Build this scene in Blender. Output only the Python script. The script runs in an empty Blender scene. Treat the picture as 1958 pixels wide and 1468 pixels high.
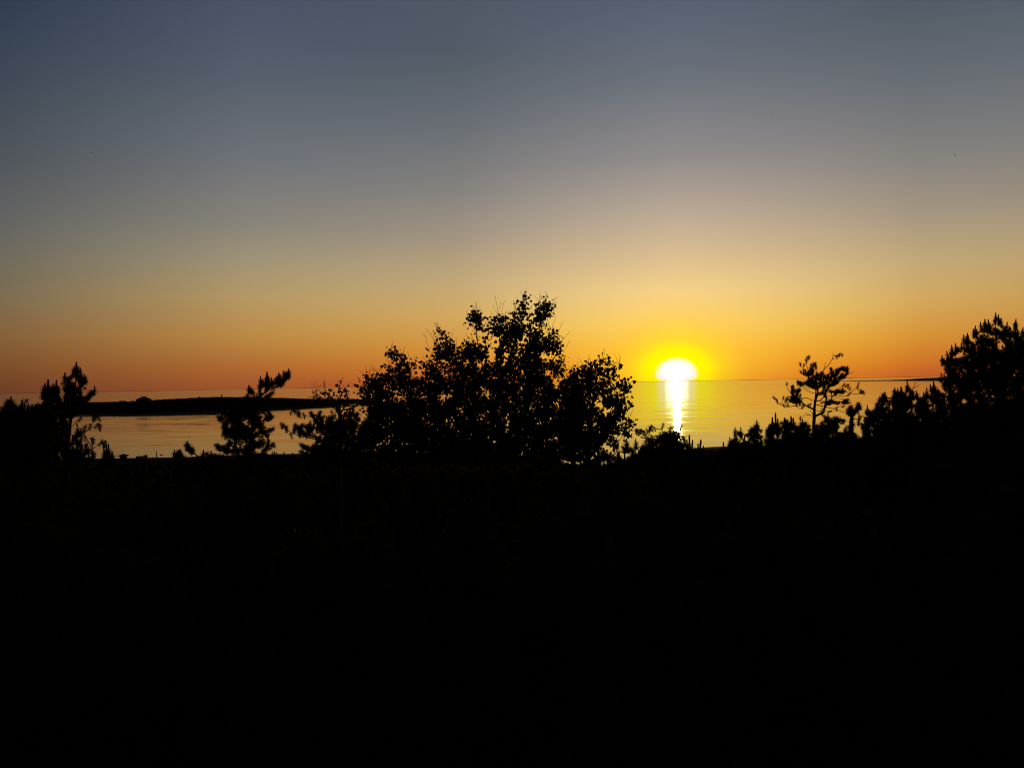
import bpy, math, random
import numpy as np
from mathutils import Matrix, Vector, noise

random.seed(7); rng = np.random.default_rng(7)
S = bpy.context.scene
C = S.collection

# ------------------------------------------------------------------ camera
EYE = 20.0                 # metres above the sea
F = 1468.0                 # focal length in photo pixels (1958 wide)
ROLL = math.radians(1.047)
cs, sn = math.cos(ROLL), math.sin(ROLL)
cam_d = bpy.data.cameras.new('camera')
cam_d.sensor_width = 36.0
cam_d.lens = 36.0 * F / 1958.0
cam_d.clip_start = 0.1
cam_d.clip_end = 200000
cam = bpy.data.objects.new('camera', cam_d)
cam.matrix_world = Matrix(((cs, sn, 0, 0), (0, 0, -1, 0), (-sn, cs, 0, EYE), (0, 0, 0, 1)))
C.objects.link(cam)
S.camera = cam

def at(px, py, Y):
    dx, dy = px - 979.0, -(py - 733.0)
    return ((dx * cs + dy * sn) / F * Y, Y, EYE + (-dx * sn + dy * cs) / F * Y)

# ------------------------------------------------------------------ sky
SUN_AZ = math.radians(12.1)      # to the right of the view axis (+Y towards +X)
SUN_EL = math.radians(0.66)
sun_dir = Vector((math.sin(SUN_AZ) * math.cos(SUN_EL), math.cos(SUN_AZ) * math.cos(SUN_EL), math.sin(SUN_EL)))

def lin(c):
    out = []
    for v in c:
        v = v / 255.0
        out.append(v / 12.92 if v <= 0.04045 else ((v + 0.055) / 1.055) ** 2.4)
    return out

world = bpy.data.worlds.new('World')
S.world = world
world.use_nodes = True
nt = world.node_tree
for n in list(nt.nodes):
    nt.nodes.remove(n)
N = nt.nodes.new
L = nt.links.new

def math_node(op, a, b=None, clamp=False, tree=None):
    m = (tree or nt).nodes.new('ShaderNodeMath'); m.operation = op; m.use_clamp = clamp
    for i, v in enumerate((a, b)):
        if v is None: continue
        if isinstance(v, (int, float)): m.inputs[i].default_value = v
        else: (tree or nt).links.new(v, m.inputs[i])
    return m.outputs[0]

tc = N('ShaderNodeTexCoord')
nrm = N('ShaderNodeVectorMath'); nrm.operation = 'NORMALIZE'; L(tc.outputs['Generated'], nrm.inputs[0])
sep = N('ShaderNodeSeparateXYZ'); L(nrm.outputs[0], sep.inputs[0])
elev = math_node('MULTIPLY', math_node('ARCSINE', sep.outputs[2]), 180 / math.pi)       # degrees
az = math_node('ARCTAN2', sep.outputs[0], sep.outputs[1])
azd = math_node('SUBTRACT', az, SUN_AZ)
azd = math_node('ARCCOSINE', math_node('COSINE', azd))
azd = math_node('MULTIPLY', azd, 180 / math.pi)

def ramp(fac, stops, scale):
    """stops: (value, sRGB) -> one colour ramp over 0..scale"""
    r = N('ShaderNodeValToRGB'); cr = r.color_ramp; cr.interpolation = 'LINEAR'
    L(math_node('DIVIDE', fac, scale, True), r.inputs[0])
    els = cr.elements
    while len(els) < len(stops): els.new(0.5)
    for e, (v, c) in zip(els, stops):
        e.position = max(0, min(1, v / scale)); e.color = (*c, 1)
    return r.outputs[0]

def column(px, rows, top):
    yh = 750.8 - 0.01827 * px
    st = []
    for py, c in rows:
        d = math.degrees(math.atan((yh - py) / math.hypot(F, px - 979)))
        st.append((max(0, d), lin(c)))
    st = st[::-1]
    st.append((45, lin(top)))
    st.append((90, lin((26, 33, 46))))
    return st

COLS = [
    (0.0, column(1294, [(0, (85, 95, 112)), (150, (105, 112, 122)), (300, (142, 138, 138)), (400, (180, 165, 148)), (480, (212, 185, 145)),
                        (560, (241, 208, 136)), (620, (250, 209, 96)), (665, (252, 192, 55)), (700, (248, 172, 36)), (726, (242, 152, 26))], (62, 73, 92))),
    (15.9, column(1760, [(0, (80, 89, 101)), (150, (100, 107, 114)), (300, (131, 128, 125)), (400, (160, 146, 128)), (500, (192, 166, 118)),
                         (570, (208, 166, 92)), (640, (212, 145, 52)), (690, (205, 115, 38)), (716, (190, 92, 40))], (60, 71, 88))),
    (30.9, column(480, [(0, (72, 82, 102)), (150, (85, 94, 107)), (300, (108, 113, 119)), (420, (133, 129, 119)), (500, (159, 146, 117)),
                        (570, (180, 150, 98)), (640, (186, 136, 68)), (700, (175, 104, 48)), (740, (158, 84, 44))], (56, 66, 84))),
    (45.3, column(20, [(0, (48, 60, 80)), (150, (62, 72, 85)), (300, (78, 84, 91)), (420, (98, 99, 97)), (500, (113, 106, 91)),
                       (570, (125, 108, 80)), (640, (134, 97, 58)), (700, (125, 78, 42)), (749, (110, 62, 38))], (42, 53, 72))),
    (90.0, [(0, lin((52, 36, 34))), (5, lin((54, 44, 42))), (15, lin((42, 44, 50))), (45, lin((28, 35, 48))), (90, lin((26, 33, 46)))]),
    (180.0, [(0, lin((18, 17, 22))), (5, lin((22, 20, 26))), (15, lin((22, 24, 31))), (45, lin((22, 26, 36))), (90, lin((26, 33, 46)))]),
]
base = None
prev = None
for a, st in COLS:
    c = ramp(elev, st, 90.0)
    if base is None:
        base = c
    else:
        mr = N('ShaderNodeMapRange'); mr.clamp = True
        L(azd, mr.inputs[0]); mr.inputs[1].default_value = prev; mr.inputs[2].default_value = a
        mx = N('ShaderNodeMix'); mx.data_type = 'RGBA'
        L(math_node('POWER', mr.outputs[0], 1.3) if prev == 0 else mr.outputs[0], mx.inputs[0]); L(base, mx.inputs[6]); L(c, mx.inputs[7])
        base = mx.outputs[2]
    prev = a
# aureole of the low sun: function of the angle between the view ray and the sun
d_el = math_node('SUBTRACT', elev, 0.43)                      # refraction and thick air flatten the glare near the horizon
up = math_node('MULTIPLY', math_node('MAXIMUM', d_el, 0.0), 1.22)
dn = math_node('MULTIPLY', math_node('MAXIMUM', math_node('MULTIPLY', d_el, -1.0), 0.0), 2.6)
v_el = math_node('ADD', up, dn)
ang = math_node('SQRT', math_node('ADD', math_node('MULTIPLY', azd, azd), math_node('MULTIPLY', v_el, v_el)))
aur_col = ramp(ang, [(0.0, (1.0, 1.0, 1.0)), (1.05, (1.0, 1.0, 1.0)), (1.30, (1.0, 1.0, 0.72)), (1.48, (1.0, 0.98, 0.22)), (1.62, (1.0, 0.97, 0.0)), (2.3, (1.0, 0.93, 0.0)),
                     (3.2, (1.0, 0.74, 0.012)), (5.0, (1.0, 0.60, 0.04)), (9.0, (1.0, 0.54, 0.10))], 12.0)
aur_f = ramp(ang, [(0.0, (1, 1, 1)), (1.7, (1, 1, 1)), (2.4, (.93,) * 3), (3.6, (.62,) * 3), (5.5, (.24,) * 3), (8.0, (.05,) * 3), (10.5, (0, 0, 0))], 12.0)
hz = N('ShaderNodeMapRange'); hz.clamp = True; L(elev, hz.inputs[0]); hz.inputs[1].default_value = -0.5; hz.inputs[2].default_value = 1.2; hz.inputs[3].default_value = 0.72
aur_fac = math_node('MULTIPLY', aur_f, hz.outputs[0])
aur_fac2 = math_node('MAXIMUM', aur_fac, math_node('LESS_THAN', ang, 0.0))
mx = N('ShaderNodeMix'); mx.data_type = 'RGBA'
L(aur_fac2, mx.inputs[0]); L(base, mx.inputs[6]); L(aur_col, mx.inputs[7])
col = mx.outputs[2]
# the blinding centre
cr = N('ShaderNodeMapRange'); cr.clamp = True; cr.interpolation_type = 'SMOOTHSTEP'
L(ang, cr.inputs[0]); cr.inputs[1].default_value = 1.0; cr.inputs[2].default_value = 0.5; cr.inputs[3].default_value = 0; cr.inputs[4].default_value = 1
core = N('ShaderNodeMix'); core.data_type = 'RGBA'; core.blend_type = 'ADD'; core.clamp_result = False
L(cr.outputs[0], core.inputs[0]); L(col, core.inputs[6]); core.inputs[7].default_value = (8.0, 7.2, 3.5, 1)
col = core.outputs[2]
# physically based twilight sky, a faint base under the tabulated colours
sky = N('ShaderNodeTexSky'); sky.sky_type = 'NISHITA'; sky.sun_disc = False
sky.sun_elevation = SUN_EL; sky.sun_rotation = SUN_AZ; sky.altitude = 20
sky.air_density = 1.0; sky.dust_density = 2.0
sky_s = N('ShaderNodeMix'); sky_s.data_type = 'RGBA'; sky_s.blend_type = 'ADD'; sky_s.inputs[0].default_value = 0.004
L(col, sky_s.inputs[6]); L(sky.outputs[0], sky_s.inputs[7])
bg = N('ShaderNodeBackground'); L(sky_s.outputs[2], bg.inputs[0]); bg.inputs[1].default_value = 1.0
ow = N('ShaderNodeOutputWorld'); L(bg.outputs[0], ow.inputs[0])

# ------------------------------------------------------------------ sun
sun_d = bpy.data.lights.new('sun', 'SUN')
sun_d.energy = 0.22
sun_d.angle = math.radians(0.42)
sun_d.color = (1.0, 0.78, 0.30)
sun = bpy.data.objects.new('sun', sun_d)
sun.rotation_euler = (-sun_dir).to_track_quat('-Z', 'Y').to_euler()
sun.location = (30, 140, 60)
C.objects.link(sun)

vs = S.view_settings
vs.view_transform = 'Standard'; vs.look = 'None'; vs.exposure = 0; vs.gamma = 1; vs.use_curve_mapping = False
S.cycles.use_denoising = True
S.cycles.max_bounces = 6
S.cycles.sample_clamp_indirect = 3
S.cycles.filter_width = 1.1

# ------------------------------------------------------------------ materials
def material(name, build):
    m = bpy.data.materials.new(name); m.use_nodes = True
    t = m.node_tree
    for n in list(t.nodes): t.nodes.remove(n)
    out = t.nodes.new('ShaderNodeOutputMaterial')
    t.links.new(build(t), out.inputs[0])
    return m

def principled(t, base, rough=0.9, spec=0.2):
    p = t.nodes.new('ShaderNodeBsdfPrincipled')
    if isinstance(base, tuple): p.inputs['Base Color'].default_value = (*base, 1)
    else: t.links.new(base, p.inputs['Base Color'])
    p.inputs['Roughness'].default_value = rough
    p.inputs['Specular IOR Level'].default_value = spec
    return p

def noise_col(t, c1, c2, scale, coord='Object', detail=4):
    tcn = t.nodes.new('ShaderNodeTexCoord'); nz = t.nodes.new('ShaderNodeTexNoise')
    nz.inputs['Scale'].default_value = scale; nz.inputs['Detail'].default_value = detail
    t.links.new(tcn.outputs[coord], nz.inputs['Vector'])
    r = t.nodes.new('ShaderNodeValToRGB'); r.color_ramp.elements[0].position = .35; r.color_ramp.elements[1].position = .65
    r.color_ramp.elements[0].color = (*c1, 1); r.color_ramp.elements[1].color = (*c2, 1)
    t.links.new(nz.outputs['Fac'], r.inputs[0])
    return r.outputs[0]

def simple(c1, c2, scale, rough=.95, spec=.03):
    return lambda t: principled(t, noise_col(t, c1, c2, scale), rough, spec).outputs[0]

def leafy(c1, c2, tr, amount):
    def b(t):
        p = principled(t, noise_col(t, c1, c2, 3.0), .75, .08)
        tn = t.nodes.new('ShaderNodeBsdfTranslucent'); tn.inputs[0].default_value = (*tr, 1)
        ms = t.nodes.new('ShaderNodeMixShader'); ms.inputs[0].default_value = amount
        t.links.new(p.outputs[0], ms.inputs[1]); t.links.new(tn.outputs[0], ms.inputs[2])
        return ms.outputs[0]
    return b

M_NEEDLE = material('pine_needles', leafy((.022, .034, .014), (.035, .05, .02), (.06, .05, .012), .18))
M_SHOOT = material('young_pine_shoot', simple((.05, .05, .03), (.08, .07, .04), 20))
M_BARK = material('pine_bark', simple((.022, .016, .012), (.045, .03, .02), 12))
M_ABARK = material('aspen_bark', simple((.05, .048, .04), (.10, .095, .08), 9))
M_LEAF = material('aspen_leaves', leafy((.025, .04, .014), (.045, .06, .02), (.14, .04, .012), .3))
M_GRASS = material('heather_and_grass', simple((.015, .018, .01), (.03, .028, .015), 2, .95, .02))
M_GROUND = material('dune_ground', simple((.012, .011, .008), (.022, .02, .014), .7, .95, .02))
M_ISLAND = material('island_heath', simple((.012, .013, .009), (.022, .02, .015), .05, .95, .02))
M_SAND = material('wet_shore', simple((.04, .035, .03), (.10, .09, .075), .6))
M_WOOD = material('weathered_wood', simple((.05, .045, .04), (.10, .09, .08), 4))
M_ROOF = material('dark_roofing', simple((.03, .028, .028), (.05, .045, .045), 3))
M_WALL = material('painted_wall', simple((.10, .09, .08), (.16, .14, .13), 1))
M_BIRD = material('bird_plumage', simple((.05, .05, .055), (.12, .12, .13), 30))
M_GLASS = material('window_glass', lambda t: principled(t, (.02, .02, .025), .08, .5).outputs[0])

def water(t):
    p = principled(t, (.006, .010, .010), .09, .5)
    p.inputs['IOR'].default_value = 1.333
    g = t.nodes.new('ShaderNodeNewGeometry')
    acc = None
    def layer(sx, sy, amp, detail, rot=0.0, dist=0.6):
        mp = t.nodes.new('ShaderNodeMapping'); mp.inputs['Scale'].default_value = (sx, sy, 1); mp.inputs['Rotation'].default_value = (0, 0, rot)
        t.links.new(g.outputs['Position'], mp.inputs[0])
        nz = t.nodes.new('ShaderNodeTexNoise'); nz.inputs['Scale'].default_value = 1; nz.inputs['Detail'].default_value = detail
        nz.inputs['Distortion'].default_value = dist
        t.links.new(mp.outputs[0], nz.inputs['Vector'])
        s = t.nodes.new('ShaderNodeVectorMath'); s.operation = 'SUBTRACT'; t.links.new(nz.outputs['Color'], s.inputs[0]); s.inputs[1].default_value = (.5, .5, .5)
        m = t.nodes.new('ShaderNodeVectorMath'); m.operation = 'MULTIPLY'; t.links.new(s.outputs[0], m.inputs[0]); m.inputs[1].default_value = (amp * .4, amp, 0)
        return m.outputs[0]
    for lay in (layer(.035, .16, .085, 3, .03), layer(.010, .06, .018, 2, -.02), layer(.3, 1.1, .04, 2, .1), layer(.0016, .008, .015, 3)):
        if acc is None: acc = lay
        else:
            a = t.nodes.new('ShaderNodeVectorMath'); a.operation = 'ADD'; t.links.new(acc, a.inputs[0]); t.links.new(lay, a.inputs[1]); acc = a.outputs[0]
    a = t.nodes.new('ShaderNodeVectorMath'); a.operation = 'ADD'; t.links.new(acc, a.inputs[0]); a.inputs[1].default_value = (0, 0, 1)
    nn = t.nodes.new('ShaderNodeVectorMath'); nn.operation = 'NORMALIZE'; t.links.new(a.outputs[0], nn.inputs[0])
    t.links.new(nn.outputs[0], p.inputs['Normal'])
    return p.outputs[0]
M_WATER = material('calm_sea_water', water)

# ------------------------------------------------------------------ mesh helpers
def mesh_np(name, V, faces, mat):
    """V (n,3); faces: list of (k,w) int arrays, or one of them"""
    me = bpy.data.meshes.new(name)
    if isinstance(faces, np.ndarray): faces = [faces]
    V = np.asarray(V, dtype=np.float32)
    loops = np.concatenate([f.ravel() for f in faces]).astype(np.int32)
    tot = np.concatenate([np.full(len(f), f.shape[1]) for f in faces]).astype(np.int32)
    start = np.concatenate([[0], np.cumsum(tot)[:-1]]).astype(np.int32)
    me.vertices.add(len(V)); me.vertices.foreach_set('co', V.ravel())
    me.loops.add(len(loops)); me.loops.foreach_set('vertex_index', loops)
    me.polygons.add(len(tot)); me.polygons.foreach_set('loop_start', start)
    try: me.polygons.foreach_set('loop_total', tot)
    except Exception: pass
    me.update(calc_edges=True)
    me.materials.append(mat)
    return me

def link(name, me, parent=None, loc=None, **props):
    o = bpy.data.objects.new(name, me); C.objects.link(o)
    if parent is not None: o.parent = parent
    if loc is not None: o.location = loc
    for k, v in props.items(): o[k] = v
    return o

def thing(name, label, cat, loc, group=None):
    o = bpy.data.objects.new(name, None); C.objects.link(o); o.location = loc
    o.empty_display_size = .3
    o['label'] = label; o['category'] = cat
    if group: o['group'] = group
    return o

def tubes(A, B, ra, rb, k=5):
    """frusta from A to B as arrays"""
    A = np.asarray(A, float); B = np.asarray(B, float); n = len(A)
    d = B - A; ln = np.linalg.norm(d, axis=1, keepdims=True) + 1e-9; d = d / ln
    ref = np.where(np.abs(d[:, 2:3]) > .9, np.array([[1., 0, 0]]), np.array([[0, 0, 1.]]))
    u = np.cross(d, ref); u /= np.linalg.norm(u, axis=1, keepdims=True) + 1e-9
    v = np.cross(d, u)
    th = np.arange(k) * 2 * math.pi / k
    ring = np.cos(th)[None, :, None] * u[:, None, :] + np.sin(th)[None, :, None] * v[:, None, :]
    a = A[:, None, :] - d[:, None, :] * 0.0 + ring * np.asarray(ra)[:, None, None]
    b = B[:, None, :] + ring * np.asarray(rb)[:, None, None]
    V = np.concatenate([a, b], 1).reshape(-1, 3)
    i = np.arange(k); j = (i + 1) % k
    q = np.stack([i, j, j + k, i + k], 1)
    Fq = (q[None] + (np.arange(n) * 2 * k)[:, None, None]).reshape(-1, 4)
    return V, Fq

def inside(poly, P):
    poly = np.asarray(poly, float); x, y = P[:, 0], P[:, 1]; c = np.zeros(len(P), bool)
    j = len(poly) - 1
    for i in range(len(poly)):
        xi, yi = poly[i]; xj, yj = poly[j]
        t = ((yi > y) != (yj > y)) & (x < (xj - xi) * (y - yi) / (yj - yi + 1e-12) + xi)
        c ^= t; j = i
    return c

def edge_dist(poly, P):
    poly = np.asarray(poly, float); A = poly; B = np.roll(poly, -1, 0)
    d = B - A; best = np.full(len(P), 1e9)
    for a, v in zip(A, d):
        t = np.clip(((P - a) @ v) / (v @ v + 1e-9), 0, 1)
        best = np.minimum(best, np.linalg.norm(P - (a + t[:, None] * v), axis=1))
    return best

def sample_poly(poly, spacing):
    poly = np.asarray(poly, float); lo, hi = poly.min(0), poly.max(0)
    area = np.prod(hi - lo); n = int(area / spacing ** 2 * 1.0) + 4
    P = lo + rng.random((n, 2)) * (hi - lo)
    return P[inside(poly, P)]

GX = np.array([-90, 0, 8, 15, 30, 60, 120, 200, 226, 232, 260.])
GZ = np.array([17, 16.2, 15.6, 14.3, 11, 6, 2.3, 0.7, 0.25, -.05, -2.])
def ground_z(x, y):
    if y > 90: y = y + min(1, (y - 90) / 50) * 42 * math.exp(-((x - 20) / 17) ** 2)      # a small cove
    z = np.interp(y + 2.5 * math.sin(x * .043 + 1) + 1.5 * math.sin(x * .11), GX, GZ)
    a = min(1, max(0, (y - 3) / 12)) * min(1, max(0, (200 - y) / 60))
    return float(z + a * .45 * noise.noise(Vector((x * .12, y * .12, 0))))

# ------------------------------------------------------------------ tree growth
def grow(seeds, attract, bf=.35):
    """seeds: list of polylines (lists of 3D points; each after the first starts near an existing node).
    returns positions, parents, chain id (0 trunk, -1 grown)"""
    P, par, chain = [], [], []
    for ci, line in enumerate(seeds):
        line = [np.array(p, float) for p in line]
        if ci == 0:
            last = -1
        else:
            d = [np.linalg.norm(p - line[0]) for p in P]; last = int(np.argmin(d)); line = line[1:]
        for p in line:
            if last >= 0:
                q = P[last]; n = max(1, int(np.linalg.norm(p - q) / .22))
                for k in range(1, n + 1):
                    f = k / n
                    P.append(q + (p - q) * f); par.append(last); chain.append(ci); last = len(P) - 1
            else:
                P.append(p); par.append(-1); chain.append(ci); last = 0
    n0 = len(P); Q = np.asarray(attract, float).reshape(-1, 3)
    pl = np.zeros(n0 + len(Q))
    for i in range(1, n0): pl[i] = pl[par[i]] + np.linalg.norm(P[i] - P[par[i]])
    if len(Q):
        P0 = np.array(P)
        D = np.linalg.norm(Q[:, None] - P0[None], axis=2) + bf * pl[None, :n0]
        best = D.min(1); who = D.argmin(1); left = np.ones(len(Q), bool)
        for _ in range(len(Q)):
            c = np.where(left, best, 1e9); i = int(c.argmin()); left[i] = False
            P.append(Q[i]); par.append(int(who[i])); chain.append(-1); k = len(P) - 1
            pl[k] = pl[par[k]] + np.linalg.norm(P[k] - P[par[k]])
            d = np.linalg.norm(Q - Q[i], axis=1) + bf * pl[k]
            u = left & (d < best); best[u] = d[u]; who[u] = k
    return np.array(P), np.array(par), np.array(chain), n0

def wood(root, P, par, chain, mat, r_tip, r_pow, origin, r_base=None, max_branches=22):
    n = len(P); cnt = np.ones(n)
    order = np.arange(n)[::-1]
    for i in order:                       # parents always come before their children
        if par[i] >= 0: cnt[par[i]] += cnt[i]
    r = r_tip * cnt ** r_pow
    if r_base: r = r_tip + (r - r_tip) * max(.1, (r_base - r_tip) / (r.max() - r_tip + 1e-9))
    top = np.full(n, -1)
    for i in range(n):
        if par[i] < 0 or chain[i] == 0: top[i] = 0
        elif top[par[i]] == 0: top[i] = i
        else: top[i] = top[par[i]]
    A, B, ra, rb, own = [], [], [], [], []
    for i in range(n):
        p = par[i]
        if p < 0: continue
        a, b = P[p], P[i]; l = np.linalg.norm(b - a)
        r0 = min(r[p], r[i] * 1.25) if chain[i] != 0 else r[p]
        if l > .16 and chain[i] < 0:
            m = (a + b) / 2 + rng.normal(size=3) * l * .07 + np.array([0, 0, -.06 * l])
            A += [a, m]; B += [m, b]; ra += [r0, (r0 + r[i]) / 2]; rb += [(r0 + r[i]) / 2, r[i]]; own += [top[i]] * 2
        else:
            A.append(a); B.append(b); ra.append(r0); rb.append(r[i]); own.append(top[i])
    A, B, ra, rb, own = map(np.array, (A, B, ra, rb, own))
    ids, c = np.unique(own[own > 0], return_counts=True)
    big = set(ids[np.argsort(-c)][:max_branches][np.sort(c)[::-1][:max_branches] >= 5]) if len(ids) else set()
    keep = np.array([o in big for o in own])
    V, Q = tubes(A[~keep] - origin, B[~keep] - origin, ra[~keep], rb[~keep], 6)
    link('trunk', mesh_np('trunk', V, Q, mat), root)
    for b in sorted(big):
        s = own == b
        V, Q = tubes(A[s] - origin, B[s] - origin, ra[s], rb[s], 5)
        link('branch', mesh_np('branch', V, Q, mat), root)
    return r

def needles(pos, dirs, m, length, width, spread=(30, 75), run=.09):
    n = len(pos)
    pos = np.repeat(pos, m, 0); D = np.repeat(dirs, m, 0)
    D = D / (np.linalg.norm(D, axis=1, keepdims=True) + 1e-9)
    ref = rng.normal(size=D.shape); u = np.cross(D, ref); u /= np.linalg.norm(u, axis=1, keepdims=True) + 1e-9
    th = np.radians(rng.uniform(spread[0], spread[1], len(D)))[:, None]
    t = rng.random(len(D))[:, None]
    base = pos - D * run * t
    nd = D * np.cos(th) + u * np.sin(th)
    L_ = length * rng.uniform(.7, 1.15, (len(D), 1))
    w = np.cross(nd, rng.normal(size=D.shape)); w /= np.linalg.norm(w, axis=1, keepdims=True) + 1e-9
    a = base + w * width / 2; b = base - w * width / 2; c = base + nd * L_
    V = np.stack([a, b, c], 1).reshape(-1, 3)
    return V, np.arange(len(V)).reshape(-1, 3)

LEAF_OUT = np.array([(0, 0, 0), (.40, -.05, .06), (.52, .30, .08), (.34, .68, .05), (0, 1.05, -.02), (-.34, .68, .05), (-.52, .30, .08), (-.40, -.05, .06), (0, .45, -.05)]) * .055
LEAF_F = np.array([(0, 1, 8), (1, 2, 8), (2, 3, 8), (3, 4, 8), (4, 5, 8), (5, 6, 8), (6, 7, 8), (7, 0, 8)])

def rot_mats(n, hang=.5):
    """random leaf frames; blades mostly hang from their stalks"""
    y = rng.normal(size=(n, 3)); y /= np.linalg.norm(y, axis=1, keepdims=True); y[:, 2] -= hang
    y /= np.linalg.norm(y, axis=1, keepdims=True)
    x = np.cross(y, rng.normal(size=(n, 3))); x /= np.linalg.norm(x, axis=1, keepdims=True)
    z = np.cross(x, y)
    return np.stack([x, y, z], 2)

def leaf_mesh(pos, R, size, cheap=False):
    n = len(pos)
    o, f = LEAF_OUT, LEAF_F
    if cheap:
        o = LEAF_OUT[[0, 2, 3, 4, 5, 6]]; f = np.array([(0, 1, 2), (0, 2, 3), (0, 3, 4), (0, 4, 5)])
    V = np.einsum('nij,kj->nki', R, o) * size[:, None, None] + pos[:, None]
    Fc = (f[None] + (np.arange(n) * len(o))[:, None, None]).reshape(-1, 3)
    return V.reshape(-1, 3), Fc

def shoot_mesh():
    k = 6; V = []; Fq = []
    prof = [(0, .010), (.03, .0125), (.075, .0115), (.1, .006), (.105, .001)]
    for z, r in prof:
        for i in range(k):
            a = i * 2 * math.pi / k; V.append((r * math.cos(a), r * math.sin(a), z))
    for s in range(len(prof) - 1):
        for i in range(k):
            j = (i + 1) % k; Fq.append((s * k + i, s * k + j, (s + 1) * k + j, (s + 1) * k + i))
    return mesh_np('shoot', np.array(V), np.array(Fq), M_SHOOT)
SHOOT = shoot_mesh()

def local_tops(poly):
    out = []; n = len(poly)
    for i in range(n):
        if poly[i][1] < poly[i - 1][1] and poly[i][1] <= poly[(i + 1) % n][1]: out.append(i)
    return out

def px_attract(lobes, Y, spacing, thick, holes=(), inset=5, jitter=1.0):
    """lobes: list of (polygon, spacing factor). -> 3D points + flag (edge attractor) + is top"""
    pts, edge, tops = [], [], []
    for poly, sf in lobes:
        cen = np.mean(poly, 0)
        P = sample_poly(poly, spacing * sf)
        d = edge_dist(poly, P)
        P = P[d > inset * .55]; d = d[d > inset * .55]
        for (hx, hy, hr) in holes:
            k = np.hypot(P[:, 0] - hx, P[:, 1] - hy) > hr + inset * .7; P = P[k]; d = d[k]
        for p, q in zip(P, d):
            w = min(q * 1.4, thick)
            yy = Y + rng.uniform(-w, w) / F * Y
            pts.append(at(p[0], p[1], yy)); edge.append(q < inset * 2.2); tops.append(False)
        # outline corners
        tp = set(local_tops(poly))
        arr = np.asarray(poly, float)
        for i, p in enumerate(arr):
            a, b = arr[i - 1], arr[(i + 1) % len(arr)]
            t = b - a; nrm_ = np.array([t[1], -t[0]]) / (np.linalg.norm(t) + 1e-9)
            c1 = p + nrm_ * inset
            if not inside(poly, c1[None])[0]: c1 = p - nrm_ * inset
            if not inside(poly, c1[None])[0]: c1 = p + (cen - p) / (np.linalg.norm(cen - p) + 1e-9) * inset
            if i in tp: c1 = p + np.array([0, inset * 1.2])
            if p[1] > 890: continue
            pts.append(at(c1[0], c1[1], Y + rng.uniform(-.15, .15))); edge.append(True); tops.append(i in tp)
    return np.array(pts), np.array(edge), np.array(tops)

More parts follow.
